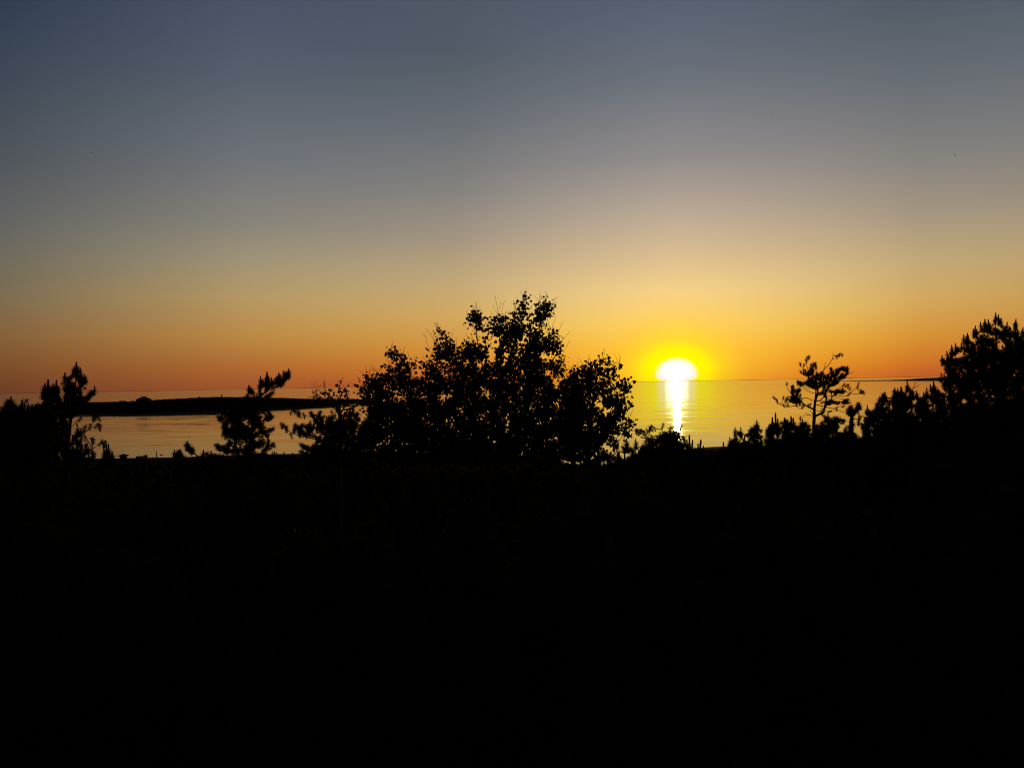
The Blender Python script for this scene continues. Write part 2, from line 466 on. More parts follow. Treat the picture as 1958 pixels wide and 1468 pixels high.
def make_pine(label, Y, trunk_px, lobes, spacing=9, thick=60, holes=(), chains=(), tufts=(), candles=(), group='pines on the slope',
              r_tip=.004, r_base=.034, m=34, nl=.05, nw=.0042, auto_candle=True, name='pine_tree', inset=5, csize=1.0, bf=.35, dead=(), skirt=True, nscale=1.38, inner=2):
    top = at(*trunk_px[-1], Y)
    bx, by, _ = at(*trunk_px[0], Y)
    gz = ground_z(bx, Y)
    origin = np.array([bx, Y, gz - .1])
    root = thing(name, label, 'pine tree', tuple(origin), group)
    line = [origin + np.array([0, 0, 0.0])]
    for i, p in enumerate(trunk_px):
        q = np.array(at(p[0], p[1], Y + .12 * math.sin(i * 1.3)))
        if q[2] > origin[2] + .5: line.append(q)
    seeds = [line]
    for ch in chains:
        k = rng.uniform(-.35, .35)
        seeds.append([np.array(at(x, y, Y + k * i / max(1, len(ch) - 1))) for i, (x, y) in enumerate(ch)])
    A, edge, tops = px_attract(lobes, Y, spacing * .66, thick, holes, inset)
    if skirt:                                              # living branches down towards the ground
        low = [p for poly, _ in lobes for p in poly if p[1] > 850]
        if low:
            x0, x1 = min(p[0] for p in low), max(p[0] for p in low)
            sk = sample_poly([(x0, 878), (x1, 878), (x1 + 70, 1110), (x0 - 70, 1110)], spacing * 2.2)
            B_ = np.array([at(p[0], p[1], Y + rng.uniform(-.5, .7)) for p in sk])
            A = np.concatenate([A, B_]); edge = np.concatenate([edge, np.zeros(len(B_), bool)]); tops = np.concatenate([tops, np.zeros(len(B_), bool)])
    P, par, chain, n0 = grow(seeds, A, bf)
    wood(root, P, par, chain, M_BARK, r_tip, .5, origin, r_base)
    # shoots at all grown nodes
    g = np.arange(n0, len(P))
    D = P[g] - P[par[g]] if len(g) else np.zeros((0, 3))
    D = D / (np.linalg.norm(D, axis=1, keepdims=True) + 1e-9) + np.array([0, 0, .9])
    pos = P[g]
    tp, td = [], []
    for (x, y0, y1) in candles:                            # each young shoot stands in its own whorl of needles
        for _ in range(2): tp.append(at(x + rng.uniform(-1.5, 1.5), y1 + 1, Y)); td.append((rng.uniform(-.2, .2), 0, 1))
    for (x, y) in tufts:
        tp.append(at(x, y, Y + rng.uniform(-.1, .1))); td.append((rng.uniform(-.4, .4), rng.uniform(-.3, .3), 1))
    for ch in chains:
        if ch in dead: continue
        a, b = np.array(at(*ch[-2], Y)), np.array(at(*ch[-1], Y)); tp.append(b); td.append((b - a) / (np.linalg.norm(b - a) + 1e-9) + np.array([0, 0, .4]))
    if tp: pos = np.concatenate([pos, np.array(tp)]); D = np.concatenate([D, np.array(td)])
    V, Fc = needles(pos, D, int(m * 2.3), nl * nscale, nw * 1.3, (18, 80), .10)
    # side shoots fill the inside of the crown
    deep = g[:len(A)][~edge[:len(A)]] if len(A) else g[:0]
    if inner and len(deep):
        q = np.repeat(A[~edge], inner, 0); q = q + rng.normal(size=q.shape) * .035
        V2, F2 = needles(q, rng.normal(size=q.shape), 34, .06, .010, (20, 90), .08)
        V, Fc = np.concatenate([V, V2]), np.concatenate([Fc, F2 + len(V)])
    link('needles', mesh_np('needles', V - origin, Fc, M_NEEDLE), root, kind='stuff')
    # upright young shoots
    cs_ = [(np.array(at(x, y1, Y)), (y1 - y0) / F * Y / .105) for (x, y0, y1) in candles]
    if auto_candle and len(g):
        tl = [g[i] for i in range(len(g)) if i < len(tops)]
        # match attractors back to nodes by position
        for q, t, e in zip(A, tops, edge):
            if t or (e and rng.random() < .12): cs_.append((q + np.array([0, 0, .02]), rng.uniform(.55, 1.0) * csize))
    for p, s in cs_[:45]:
        o = link('shoot', SHOOT, root); o.location = p - origin
        o.scale = (min(1.2, .55 + .5 * s) * 1.0,) * 2 + (s,); o.rotation_euler = (rng.uniform(-.12, .12), rng.uniform(-.15, .15), rng.uniform(0, 6))
    return root

# ------------------------------------------------------------------ sea, land
def grid(name, xs, ys, zf, mat, **props):
    X, Yg = np.meshgrid(xs, ys); Z = np.array([[zf(x, y) for x in xs] for y in ys])
    V = np.stack([X, Yg, Z], 2).reshape(-1, 3); nx = len(xs); ny = len(ys)
    i = (np.arange(ny - 1)[:, None] * nx + np.arange(nx - 1)[None]).ravel()
    Fq = np.stack([i, i + 1, i + nx + 1, i + nx], 1)
    me = mesh_np(name, V, Fq, mat); me.polygons.foreach_set('use_smooth', [True] * len(Fq))
    return link(name, me, **props)

SEA = 90000.0
link('sea', mesh_np('sea', np.array([(-SEA, -400, 0), (SEA, -400, 0), (SEA, SEA, 0), (-SEA, SEA, 0.)]), np.array([[0, 1, 2, 3]]), M_WATER), kind='structure')
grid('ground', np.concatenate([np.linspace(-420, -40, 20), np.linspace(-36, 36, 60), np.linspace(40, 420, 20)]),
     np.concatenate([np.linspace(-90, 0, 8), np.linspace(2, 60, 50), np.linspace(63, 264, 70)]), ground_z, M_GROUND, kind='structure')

# island across the bay: near shore 610-760 m away, ridge behind it
def island_pt(px, py): return at(px, py, 1)[0]
I_X = [60, 110, 165, 240, 320, 410, 480, 550, 640, 700, 735]
I_B = [790, 794, 794, 795, 793, 791, 786, 783, 778, 775, 772]      # near shoreline in the photograph
I_T = [780, 772, 769, 768, 763, 758.5, 759, 761, 764.5, 767, 771]  # ridge line
def island():
    cols = 160; rows = 26; V = []
    pxs = np.linspace(60, 735, cols)
    for px in pxs:
        b = np.interp(px, I_X, I_B); t = np.interp(px, I_X, I_T); hy = 750.8 - .01827 * px
        e = min(1, (px - 60) / 60, (735 - px) / 60); e = max(.02, e)
        yn = EYE / ((b - hy) / F); yr = yn * 1.42 * (.75 + .25 * e) + 20
        zr = max(.4, EYE - (t - hy) / F * yr)
        for k in range(rows):
            u = k / (rows - 1)
            yy = yn - 14 + (yr - yn + 14) * 1.5 * u
            v = (yy - yn) / (yr - yn)
            sh = np.interp(v, [-.1, 0, .08, .3, .75, 1, 1.25, 1.6], [-.12, 0.02, .12, .35, .84, 1, .8, -.3])
            z = zr * sh
            if 0.06 < v < 1.2: z += .55 * noise.noise(Vector((px * .35, yy * .03, 3))) * min(1, v * 3) + .3 * noise.noise(Vector((px * 1.3, yy * .02, 9)))
            x = at(px, hy + 5, yy)[0]
            V.append((x + 4 * noise.noise(Vector((px * .05, yy * .01, 0))), yy + 5 * noise.noise(Vector((px * .2, 0, 5))) * (1 if k < 3 else .3), z))
    i = (np.arange(cols - 1)[:, None] * rows + np.arange(rows - 1)[None]).ravel()
    Fq = np.stack([i, i + rows, i + rows + 1, i + 1], 1)
    me = mesh_np('island', np.array(V), Fq, M_ISLAND); me.polygons.foreach_set('use_smooth', [True] * len(Fq))
    link('island', me, kind='structure')
island()

def ridge_point(px):
    hy = 750.8 - .01827 * px; b = np.interp(px, I_X, I_B); t = np.interp(px, I_X, I_T)
    yn = EYE / ((b - hy) / F); yr = yn * 1.42 + 20
    return at(px, t, yr), yr

def headland():
    # wooded spit on the right, 3.4 to 4.7 km away, and its trees as an uneven top
    cols = 500; V = []; rows = 7
    for c in range(cols):
        px = 1592 + c / (cols - 1) * 900
        hy = 750.8 - .01827 * px
        b = np.interp(px, [1590, 1640, 1800, 2500], [727.9, 727.6, 726.4, 720.0]); yn = EYE / ((b - hy) / F)
        h = np.interp(px, [1592, 1610, 1640, 1700, 1730, 1760, 1800, 2500], [.2, 2.2, 3.4, 5, 6.5, 11, 13.5, 16])
        h += (1.6 * noise.noise(Vector((px * .25, 0, 0))) + 1.0 * noise.noise(Vector((px * 1.1, 4, 0)))) * min(1, h / 5)
        for k, (dy, s) in enumerate([(-20, -.3), (0, .0), (8, .55), (25, .9), (60, 1), (120, .8), (220, -.3)]):
            V.append((at(px, hy, yn + dy)[0], yn + dy, max(-1, s * h) if s > 0 else s * 3))
    i = (np.arange(cols - 1)[:, None] * rows + np.arange(rows - 1)[None]).ravel()
    link('headland', mesh_np('headland', np.array(V), np.stack([i, i + rows, i + rows + 1, i + 1], 1), M_ISLAND), kind='structure')
headland()

def far_coast():
    V = []; xs = np.linspace(-45000, 45000, 240)
    for x in xs:
        h = 9 + 5 * noise.noise(Vector((x * .0002, 0, 0))) + 2 * noise.noise(Vector((x * .001, 7, 0)))
        for dy, s in ((0, -2), (60, h), (900, h * 1.1), (2500, -2)):
            V.append((x, 33000 + dy, s))
    i = (np.arange(239)[:, None] * 4 + np.arange(3)[None]).ravel()
    link('far_coast', mesh_np('far_coast', np.array(V), np.stack([i, i + 4, i + 5, i + 1], 1), M_ISLAND), kind='structure')
far_coast()

# ------------------------------------------------------------------ small constructions
def box(cx, cy, cz, sx, sy, sz):
    x, y, z = sx / 2, sy / 2, sz / 2
    V = np.array([(cx + a * x, cy + b * y, cz + c * z) for a in (-1, 1) for b in (-1, 1) for c in (-1, 1)], float)
    Fq = np.array([(0, 1, 3, 2), (4, 6, 7, 5), (0, 4, 5, 1), (2, 3, 7, 6), (0, 2, 6, 4), (1, 5, 7, 3)])
    return V, Fq

def hip(cx, cy, z0, sx, sy, h, ridge, over=.0, th=.12):
    x, y = sx / 2 + over, sy / 2 + over; r = ridge / 2
    V = np.array([(cx - x, cy - y, z0), (cx + x, cy - y, z0), (cx + x, cy + y, z0), (cx - x, cy + y, z0),
                  (cx - r, cy, z0 + h), (cx + r, cy, z0 + h),
                  (cx - x, cy - y, z0 - th), (cx + x, cy - y, z0 - th), (cx + x, cy + y, z0 - th), (cx - x, cy + y, z0 - th)], float)
    return V, [np.array([(0, 1, 5, 4), (2, 3, 4, 5), (0, 6, 7, 1), (1, 7, 8, 2), (2, 8, 9, 3), (3, 9, 6, 0), (6, 9, 8, 7)]), np.array([(1, 2, 5), (3, 0, 4)])]

def joined(items):
    Vs, Fs, o = [], [], 0
    for V, Fc in items:
        for f in (Fc if isinstance(Fc, list) else [Fc]): Fs.append(f + o)
        Vs.append(V); o += len(V)
    return np.concatenate(Vs), Fs

def part(name, root, V, Fc, mat): return link(name, mesh_np(name, V, Fc, mat), root)

def house():
    (x, y, z), yr = ridge_point(275)
    x, y, z = at(275, 766, yr - 25)
    r = thing('house', 'low hip-roofed house with three chimneys on the far island', 'house', (x, y, z - 1.0))
    w = 13.5
    part('wall', r, *box(0, 0, 1.3, w, 8, 3.4), M_WALL)
    V, Fc = hip(0, 0, 2.9, w, 8, 3.0, 4.5, .7); part('roof', r, V, Fc, M_ROOF)
    for dx in (-2.2, 0, 1.8): part('chimney', r, *box(dx, 0, 6.2, .6, .6, 1.5), M_WOOD)
    part('door', r, *box(.6, -4.03, 1.1, 1.0, .08, 2.1), M_WOOD)
    for dx in (-5, -2.6, 3.2, 5.2):
        f = part('window', r, *box(dx, -4.03, 1.6, 1.2, .08, 1.2), M_WOOD); part('pane', f, *box(dx, -4.09, 1.6, 1.0, .03, 1.0), M_GLASS)
    (x, y, z) = at(234.5, 769, yr - 20)
    r = thing('shed', 'small flat-roofed shed left of the island house', 'shed', (x, y, z - 1))
    part('wall', r, *box(0, 0, 1.2, 7.2, 4, 3.2), M_WALL)
    V, Fc = hip(0, 0, 2.9, 7.2, 4, .45, 5.2, .3); part('roof', r, V, Fc, M_ROOF)
    part('door', r, *box(1.2, -2.03, 1.0, 1.1, .08, 2.0), M_WOOD)
    (x, y, z), yr = ridge_point(424)
    r = thing('beacon', 'small stone beacon with a wide cap on the island ridge', 'beacon', (x, y, z - .5))
    V, Fq = tubes(np.array([(0, 0, 0), (0, 0, 2.4)]), np.array([(0, 0, 2.4), (0, 0, 2.9)]), [.95, .6], [.6, .6], 8); part('base', r, V, Fq, M_WALL)
    part('cap', r, *box(0, 0, 3.2, 2.0, 2.0, .7), M_ROOF)
house()

def bushes():
    spots = [(252, 3.4, 2.0), (262, 3.0, 2.2), (297, 2.5, 1.0), (340, 2.6, 1.0), (381, 5.2, 2.3), (393, 2.0, 1.0), (405, 1.8, .9), (470, 5, 1.4), (566, 1.8, .9), (592, 2.6, 1.5), (611, 2.0, 1.0)]
    labels = ['scrubby bush between the shed and the house on the island', 'rounded bush against the left end of the island house', 'low bush just right of the island house',
              'low bush in the middle of the island ridge', 'biggest rounded bush on the island ridge, left of the beacon', 'small bush just right of the biggest island bush',
              'small bush halfway to the beacon on the island', 'wide bush on the island behind the leaning pine', 'small bush on the right part of the island ridge',
              'taller bush on the right part of the island ridge', 'last small bush before the island ends behind leaves']
    for (px, w, h), lab in zip(spots, labels):
        (x, y, z), yr = ridge_point(px)
        n = 260; d = rng.normal(size=(n, 3)); d /= np.linalg.norm(d, axis=1, keepdims=True); d[:, 2] = abs(d[:, 2])
        p = d * np.array([w / 2, w / 2, h]) * rng.uniform(.55, 1.0, (n, 1))
        V, Fc = leaf_mesh(p, rot_mats(n, 0), np.full(n, 9.0), True)
        r = thing('bush', lab, 'bush', (x, y, z - .5), 'bushes on the island ridge')
        part('foliage', r, V, Fc, M_ISLAND)['kind'] = 'stuff'
        V, Fq = tubes(np.array([(0, 0, -.6)] * 3), np.array([(w * .2, 0, h * .6), (-w * .2, .1, h * .6), (0, -.1, h * .7)]), [.08] * 3, [.04] * 3, 5); part('stem', r, V, Fq, M_BARK)
bushes()

def shore():
    YS = 222.0
    def base(px, py): 
        x, y, z = at(px, py, YS); return x, y, ground_z(x, y)
    x, y, g = base(236, 873); zt = at(236, 866, YS)[2]
    r = thing('hut', 'small hut with a wide pointed roof on the near shore', 'hut', (x, y, g - .2))
    h = at(236, 869.6, YS)[2] - g + .2; top = at(236, 866.2, YS)[2] - g + .2
    part('wall', r, *box(0, 0, h / 2, 1.5, 1.5, h), M_WOOD)
    V, Fc = hip(0, 0, h, 1.5, 1.5, top - h, .08, .42); part('roof', r, V, Fc, M_ROOF)
    part('door', r, *box(.1, -.77, h / 2 - .1, .6, .04, max(.5, h - .4)), M_ROOF)
    x, y, g = base(267, 874)
    h = at(267, 871, YS)[2] - g + .2
    r = thing('storage_box', 'square wooden storage box with a lid between hut and pole', 'box', (x, y, g - .2))
    part('case', r, *box(0, 0, (h - .1) / 2, 1.65, 1.1, h - .1), M_WOOD)
    part('lid', r, *box(0, 0, h - .05, 1.85, 1.25, .1), M_ROOF)
    for px, py, lab in ((288.5, 873.5, 'shorter of two wooden posts on the near shore'), (292, 872.3, 'taller of two wooden posts on the near shore')):
        x, y, g = base(px, 875); h = at(px, py, YS)[2] - g + .2
        V, Fq = tubes(np.array([(0, 0, 0.), (0, 0, h - .08)]), np.array([(0, 0, h - .08), (0, 0, h)]), [.14, .12], [.12, .03], 8)
        o = link('post', mesh_np('post', V, Fq, M_WOOD)); o.location = (x, y, g - .2); o['label'] = lab; o['category'] = 'post'; o['group'] = 'posts on the near shore'
    x, y, g = base(299.8, 875); h = at(299.8, 860, YS)[2] - g + .2
    r = thing('marker_pole', 'thin tapered marker pole standing at the water edge', 'pole', (x, y, g - .2))
    V, Fq = tubes(np.array([(0, 0, 0.)]), np.array([(-.08, 0, h)]), [.2], [.05], 8); part('pole', r, V, Fq, M_WOOD)
    V, Fq = tubes(np.array([(0, 0, 0.)]), np.array([(0, 0, h * .25)]), [.3], [.24], 8); part('base', r, V, Fq, M_WOOD)
    # a stone awash off the pole
    hy = 750.8 - .01827 * 308; Yb = EYE / ((873.5 - hy) / F) + 8
    d = rng.normal(size=(1, 3)); k = 10; V = [(0, 0, .22)]; Fq = []
    for ring, (rr, zz) in enumerate(((.22, .2), (.42, .1), (.5, -.15))):
        for i in range(k):
            a = i * 2 * math.pi / k; q = rr * (1 + .2 * math.sin(3 * a + ring)); V.append((q * math.cos(a), q * .7 * math.sin(a), zz + .03 * math.sin(5 * a)))
    tri = np.array([(0, 1 + i, 1 + (i + 1) % k) for i in range(k)])
    for ring in (0, 1):
        for i in range(k): Fq.append((1 + ring * k + i, 1 + (ring + 1) * k + i, 1 + (ring + 1) * k + (i + 1) % k, 1 + ring * k + (i + 1) % k))
    o = link('rock', mesh_np('rock', np.array(V), [tri, np.array(Fq)], M_SAND)); o.location = (at(308, 872, Yb)[0], Yb, 0)
    o['label'] = 'low dark rock awash just off the marker pole'; o['category'] = 'rock'
shore()

def bird_meshes():
    V, Fq = tubes(np.array([(0, -.18, 0), (0, -.08, 0), (0, .08, 0.)]), np.array([(0, -.08, 0), (0, .08, 0), (0, .22, .01)]), [.012, .045, .05], [.045, .05, .012], 8)
    body = mesh_np('body', V, Fq, M_BIRD)
    V, Fq = tubes(np.array([(0, -.16, .01), (0, -.22, .01)]), np.array([(0, -.22, .01), (0, -.27, 0)]), [.03, .026], [.026, .002], 8)
    head = mesh_np('head', V, Fq, M_BIRD)
    W = [(.03, -.07, .01), (.03, .06, .01), (.22, -.10, .09), (.22, .03, .09), (.46, .02, .03), (.45, .06, .03)]
    Wb = [(x, y, z - .012) for x, y, z in W]
    Fw = np.array([(0, 2, 3, 1), (2, 4, 5, 3), (6, 7, 9, 8), (8, 9, 11, 10), (0, 6, 8, 2), (2, 8, 10, 4), (1, 3, 9, 7), (3, 5, 11, 9)])
    wr = mesh_np('wing', np.array(W + Wb), Fw, M_BIRD)
    Wl = np.array(W + Wb); Wl[:, 0] *= -1
    wl = mesh_np('wing', Wl, Fw[:, ::-1].copy(), M_BIRD)
    tail = mesh_np('tail', *box(0, .26, .01, .07, .1, .012), M_BIRD)
    return body, head, wr, wl, tail
BM = bird_meshes()
def bird(px, py, Y, rz, s, lab):
    r = thing('bird', lab, 'bird', at(px, py, Y), 'birds over the bay'); r.rotation_euler = (0, 0, rz); r.scale = (s,) * 3
    for nm, me in zip(('body', 'head', 'wing', 'wing', 'tail'), BM): link(nm, me, r)
bird(235, 861.5, 215, 1.3, 1.0, 'gull flying low just above the shore hut')
bird(175, 292, 150, .6, .75, 'tiny dark bird high on the far left of the sky')
bird(673, 293.5, 190, -.5, .6, 'tiny dark bird high left of the broadleaf tree')
bird(1477, 216, 190, .2, .6, 'highest tiny dark bird, right of the sun')
bird(1826, 295, 150, 1.1, .8, 'tiny dark bird high above the big right pine')

# ------------------------------------------------------------------ hero pines, left to right
make_pine('bushy young pine cut by the left edge of the photo', 9.5, [(30, 900), (28, 850), (24, 800), (21, 768)],
    [([(-60, 800), (-40, 775), (-15, 772), (0, 784), (6, 776), (11, 770), (20, 761), (28, 769), (34, 774), (41, 772), (48, 779), (55, 775), (66, 770), (76, 768), (90, 775), (105, 790), (112, 820), (100, 850), (105, 885), (-60, 885)], 1)],
    spacing=8.5, candles=[(21.5, 756, 765), (41, 762, 774), (54.5, 770, 778), (61, 771, 778), (3, 778, 786), (10, 770, 776)], m=40, nl=.05, thick=70, auto_candle=False)
make_pine('flat-topped pine with four tall upright shoots left of the pointed pine', 10.5, [(98, 900), (99, 850), (98, 800), (97, 755)],
    [([(76, 752), (80, 742), (86, 736), (97, 737), (108, 736), (115, 740), (114, 752), (118, 768), (128, 785), (130, 820), (118, 850), (120, 885), (80, 885), (75, 830), (66, 790), (72, 775), (84, 765)], 1)],
    spacing=8, holes=[(88, 800, 4), (92, 808, 4), (116, 800, 4), (117, 813, 4)], candles=[(92, 723, 739), (85.5, 730, 739), (107.5, 724.5, 738), (102.5, 731, 739)], m=42, auto_candle=False)
make_pine('pointed-top pine standing before the left end of the island', 11, [(128, 900), (130, 850), (135, 800), (143, 760), (146, 705)],
    [([(146, 694), (153, 703), (155, 714), (163, 716), (168, 721), (164, 730), (158, 737), (160, 748), (163, 758), (158, 768), (152, 785), (140, 795), (122, 790), (118, 768), (121, 750), (121, 737), (124, 728), (121, 721), (124, 714), (131, 718), (137, 712), (136, 703), (141, 699)], .92),
     ([(163, 760), (166, 750), (172, 741), (181, 739), (185, 748), (176, 756), (168, 764), (160, 770)], .8),
     ([(143, 822), (148, 812), (160, 822), (160, 840), (155, 850), (140, 852), (132, 845)], .9),
     ([(112, 792), (126, 796), (134, 806), (136, 830), (130, 850), (134, 868), (112, 870)], .85),
     ([(118, 860), (130, 850), (150, 855), (165, 852), (180, 858), (186, 866), (180, 880), (118, 888)], .9)],
    holes=[(122, 766, 4), (142, 726, 3), (133, 727, 3), (148, 735, 3)], spacing=7.5, thick=45,
    chains=[[(128, 845), (132, 822), (145, 806), (156, 796)], [(150, 856), (160, 828), (172, 817), (190, 810)], [(172, 817), (177, 808), (182, 792)], [(165, 868), (177, 857), (176, 838)], [(177, 857), (186, 850), (196, 842)]],
    tufts=[(188, 809), (191, 812), (182, 793), (178, 792), (186, 794), (172, 810), (164, 812), (160, 816), (176, 836), (179, 838), (196, 842), (200, 843), (170, 858), (166, 846), (162, 832)],
    candles=[(146, 693, 701), (124, 712, 719), (162, 714, 721), (153.5, 701, 708)], m=34, nl=.042, csize=.6, r_base=.036)
make_pine('knee-high pine tip with fat upright shoots left of the shore hut', 13, [(206, 900), (206, 868)],
    [([(186, 885), (193, 872), (197, 862), (204, 858), (211, 862), (217, 870), (226, 880), (228, 890), (186, 892)], .8)],
    candles=[(204, 841, 859), (208, 846.5, 860), (215, 860, 870), (199, 850, 862)], m=36, auto_candle=False, r_base=.03)
make_pine('small pine tip right of the storage box on the near shore', 17, [(279, 900), (279, 868)],
    [([(270, 885), (273, 872), (279, 864), (285, 870), (290, 885)], .6)], m=30, auto_candle=False, r_base=.03, nl=.05)
make_pine('short pine with candle shoots left of the leaning pine', 12.5, [(342, 900), (342, 866)],
    [([(326, 882), (333, 868), (335, 860), (342, 857), (347, 859), (350, 868), (362, 880), (362, 892), (326, 892)], .75)],
    candles=[(334, 858, 866), (341, 858, 864), (346, 857, 865)], m=36, auto_candle=False, r_base=.03)
make_pine('low spreading pine with one twig held up left of the leaning pine', 12, [(395, 900), (392, 880)],
    [([(352, 890), (370, 880), (374, 870), (384, 866), (393, 861), (402, 866), (412, 864), (425, 866), (440, 872), (450, 890)], .8),
     ([(355, 843), (361, 850), (369, 852), (375, 858), (370, 865), (360, 861), (356, 852)], .7)],
    chains=[[(390, 885), (378, 872), (368, 861), (358, 845)]], candles=[(358, 842, 850), (389, 858, 866), (404, 860, 867)], m=38, auto_candle=False, r_base=.035)
P5 = [(476, 900), (478, 860), (480, 830), (484, 800), (491, 765), (497, 755)]
make_pine('pine with its top leaning right over the island, middle left', 11.5, P5,
    [([(497, 729), (499, 722), (505, 728), (508, 720), (512, 712), (516, 720), (521, 727), (526, 720), (532, 715), (538, 719), (542, 710), (547, 709), (552, 704), (557, 711), (553, 719), (548, 726), (543, 734), (535, 737), (528, 733), (520, 737), (513, 743), (506, 741), (502, 733)], .8),
     ([(473, 742), (476, 736), (484, 741), (487, 748), (493, 748), (493, 737), (496, 730), (501, 737), (503, 747), (500, 758), (490, 757), (478, 749)], .85),
     ([(513, 748), (521, 745), (528, 748), (520, 753), (512, 760), (505, 757)], .9),
     ([(461, 757), (472, 752), (490, 757), (505, 757), (513, 772), (519, 784), (524, 797), (512, 801), (503, 808), (514, 816), (523, 815), (526, 821), (514, 826), (517, 833), (516, 842), (526, 844), (526, 851), (515, 856), (506, 866), (490, 885), (462, 885), (452, 868), (430, 866), (414, 857), (407, 849), (415, 846), (430, 846), (434, 842), (424, 832), (424, 823), (421, 815), (423, 808), (415, 800), (411, 792), (425, 783), (450, 770)], .95)],
    holes=[(444, 843, 5), (454, 846, 4), (462, 850, 4), (440, 809, 4), (447, 806, 3), (474, 812, 4), (468, 800, 3), (500, 792, 5), (490, 818, 3), (495, 836, 3), (486, 862, 5), (494, 855, 4)],
    spacing=8, thick=55, chains=[[(494, 760), (506, 750), (520, 740), (533, 735), (545, 726), (553, 711)], [(482, 818), (498, 805), (512, 798), (522, 797)], [(481, 835), (500, 826), (513, 822), (523, 818)],
            [(480, 820), (462, 808), (440, 804), (424, 797)], [(479, 850), (495, 850), (510, 850), (524, 847)], [(478, 862), (460, 856), (435, 850), (412, 850)]],
    candles=[(552.5, 702, 712), (511.5, 708, 722), (532.5, 710, 720), (498.5, 717, 726), (543, 706, 713), (475.5, 734, 741), (508, 717, 724), (536, 714, 720), (519.5, 720, 726), (472, 751, 757)],
    m=36, nl=.045, auto_candle=False, r_base=.042)
make_pine('row-end low pine with short candles right of the leaning pine', 12, [(530, 900), (530, 880)],
    [([(488, 890), (500, 872), (503, 862), (512, 862), (516, 870), (520, 866), (528, 868), (533, 864), (540, 866), (548, 868), (556, 868), (563, 866), (570, 874), (580, 892)], .85)],
    candles=[(520.5, 862, 870), (524.5, 861, 870), (528.5, 863, 870), (543, 862, 870), (560, 864, 870)], holes=[(537, 880, 4), (558, 876, 4), (571, 880, 3)], m=36, auto_candle=False, r_base=.035)
make_pine('wide pine reaching long branches left over the bay below the broadleaf tree', 11.8, [(640, 910), (640, 870), (636, 830), (630, 800)],
    [([(584, 812), (590, 800), (600, 795), (612, 793), (625, 790), (640, 795), (655, 793), (668, 780), (684, 790), (705, 800), (720, 830), (720, 888), (590, 888), (578, 866), (584, 850), (600, 842), (598, 833), (586, 826)], .95),
     ([(558, 818), (560, 808), (565, 804), (572, 809), (579, 807), (586, 806), (592, 812), (600, 822), (596, 834), (584, 833), (570, 830), (558, 824)], .8),
     ([(588, 790), (592, 782), (598, 784), (604, 788), (612, 781), (618, 784), (614, 792), (606, 797), (595, 797)], .9),
     ([(572, 847), (580, 845), (586, 850), (582, 855), (575, 853)], .7), ([(571, 861), (578, 857), (586, 862), (590, 872), (580, 872)], .7)],
    holes=[(583, 818, 3), (604, 822, 4), (609, 827, 4), (596, 830, 4), (615, 833, 3), (608, 847, 3)], spacing=8,
    chains=[[(630, 835), (602, 838), (576, 834), (556, 826), (541, 811)], [(628, 812), (598, 797), (576, 790), (557, 780)], [(626, 860), (590, 855), (573, 847)], [(630, 872), (590, 868), (572, 862)]],
    tufts=[(540, 808), (543, 811), (537, 809), (547, 815), (549, 816), (556, 827), (558, 781), (566, 784), (571, 788), (574, 786), (580, 789), (570, 783), (562, 780)], m=34, nl=.042, auto_candle=False, r_base=.036)

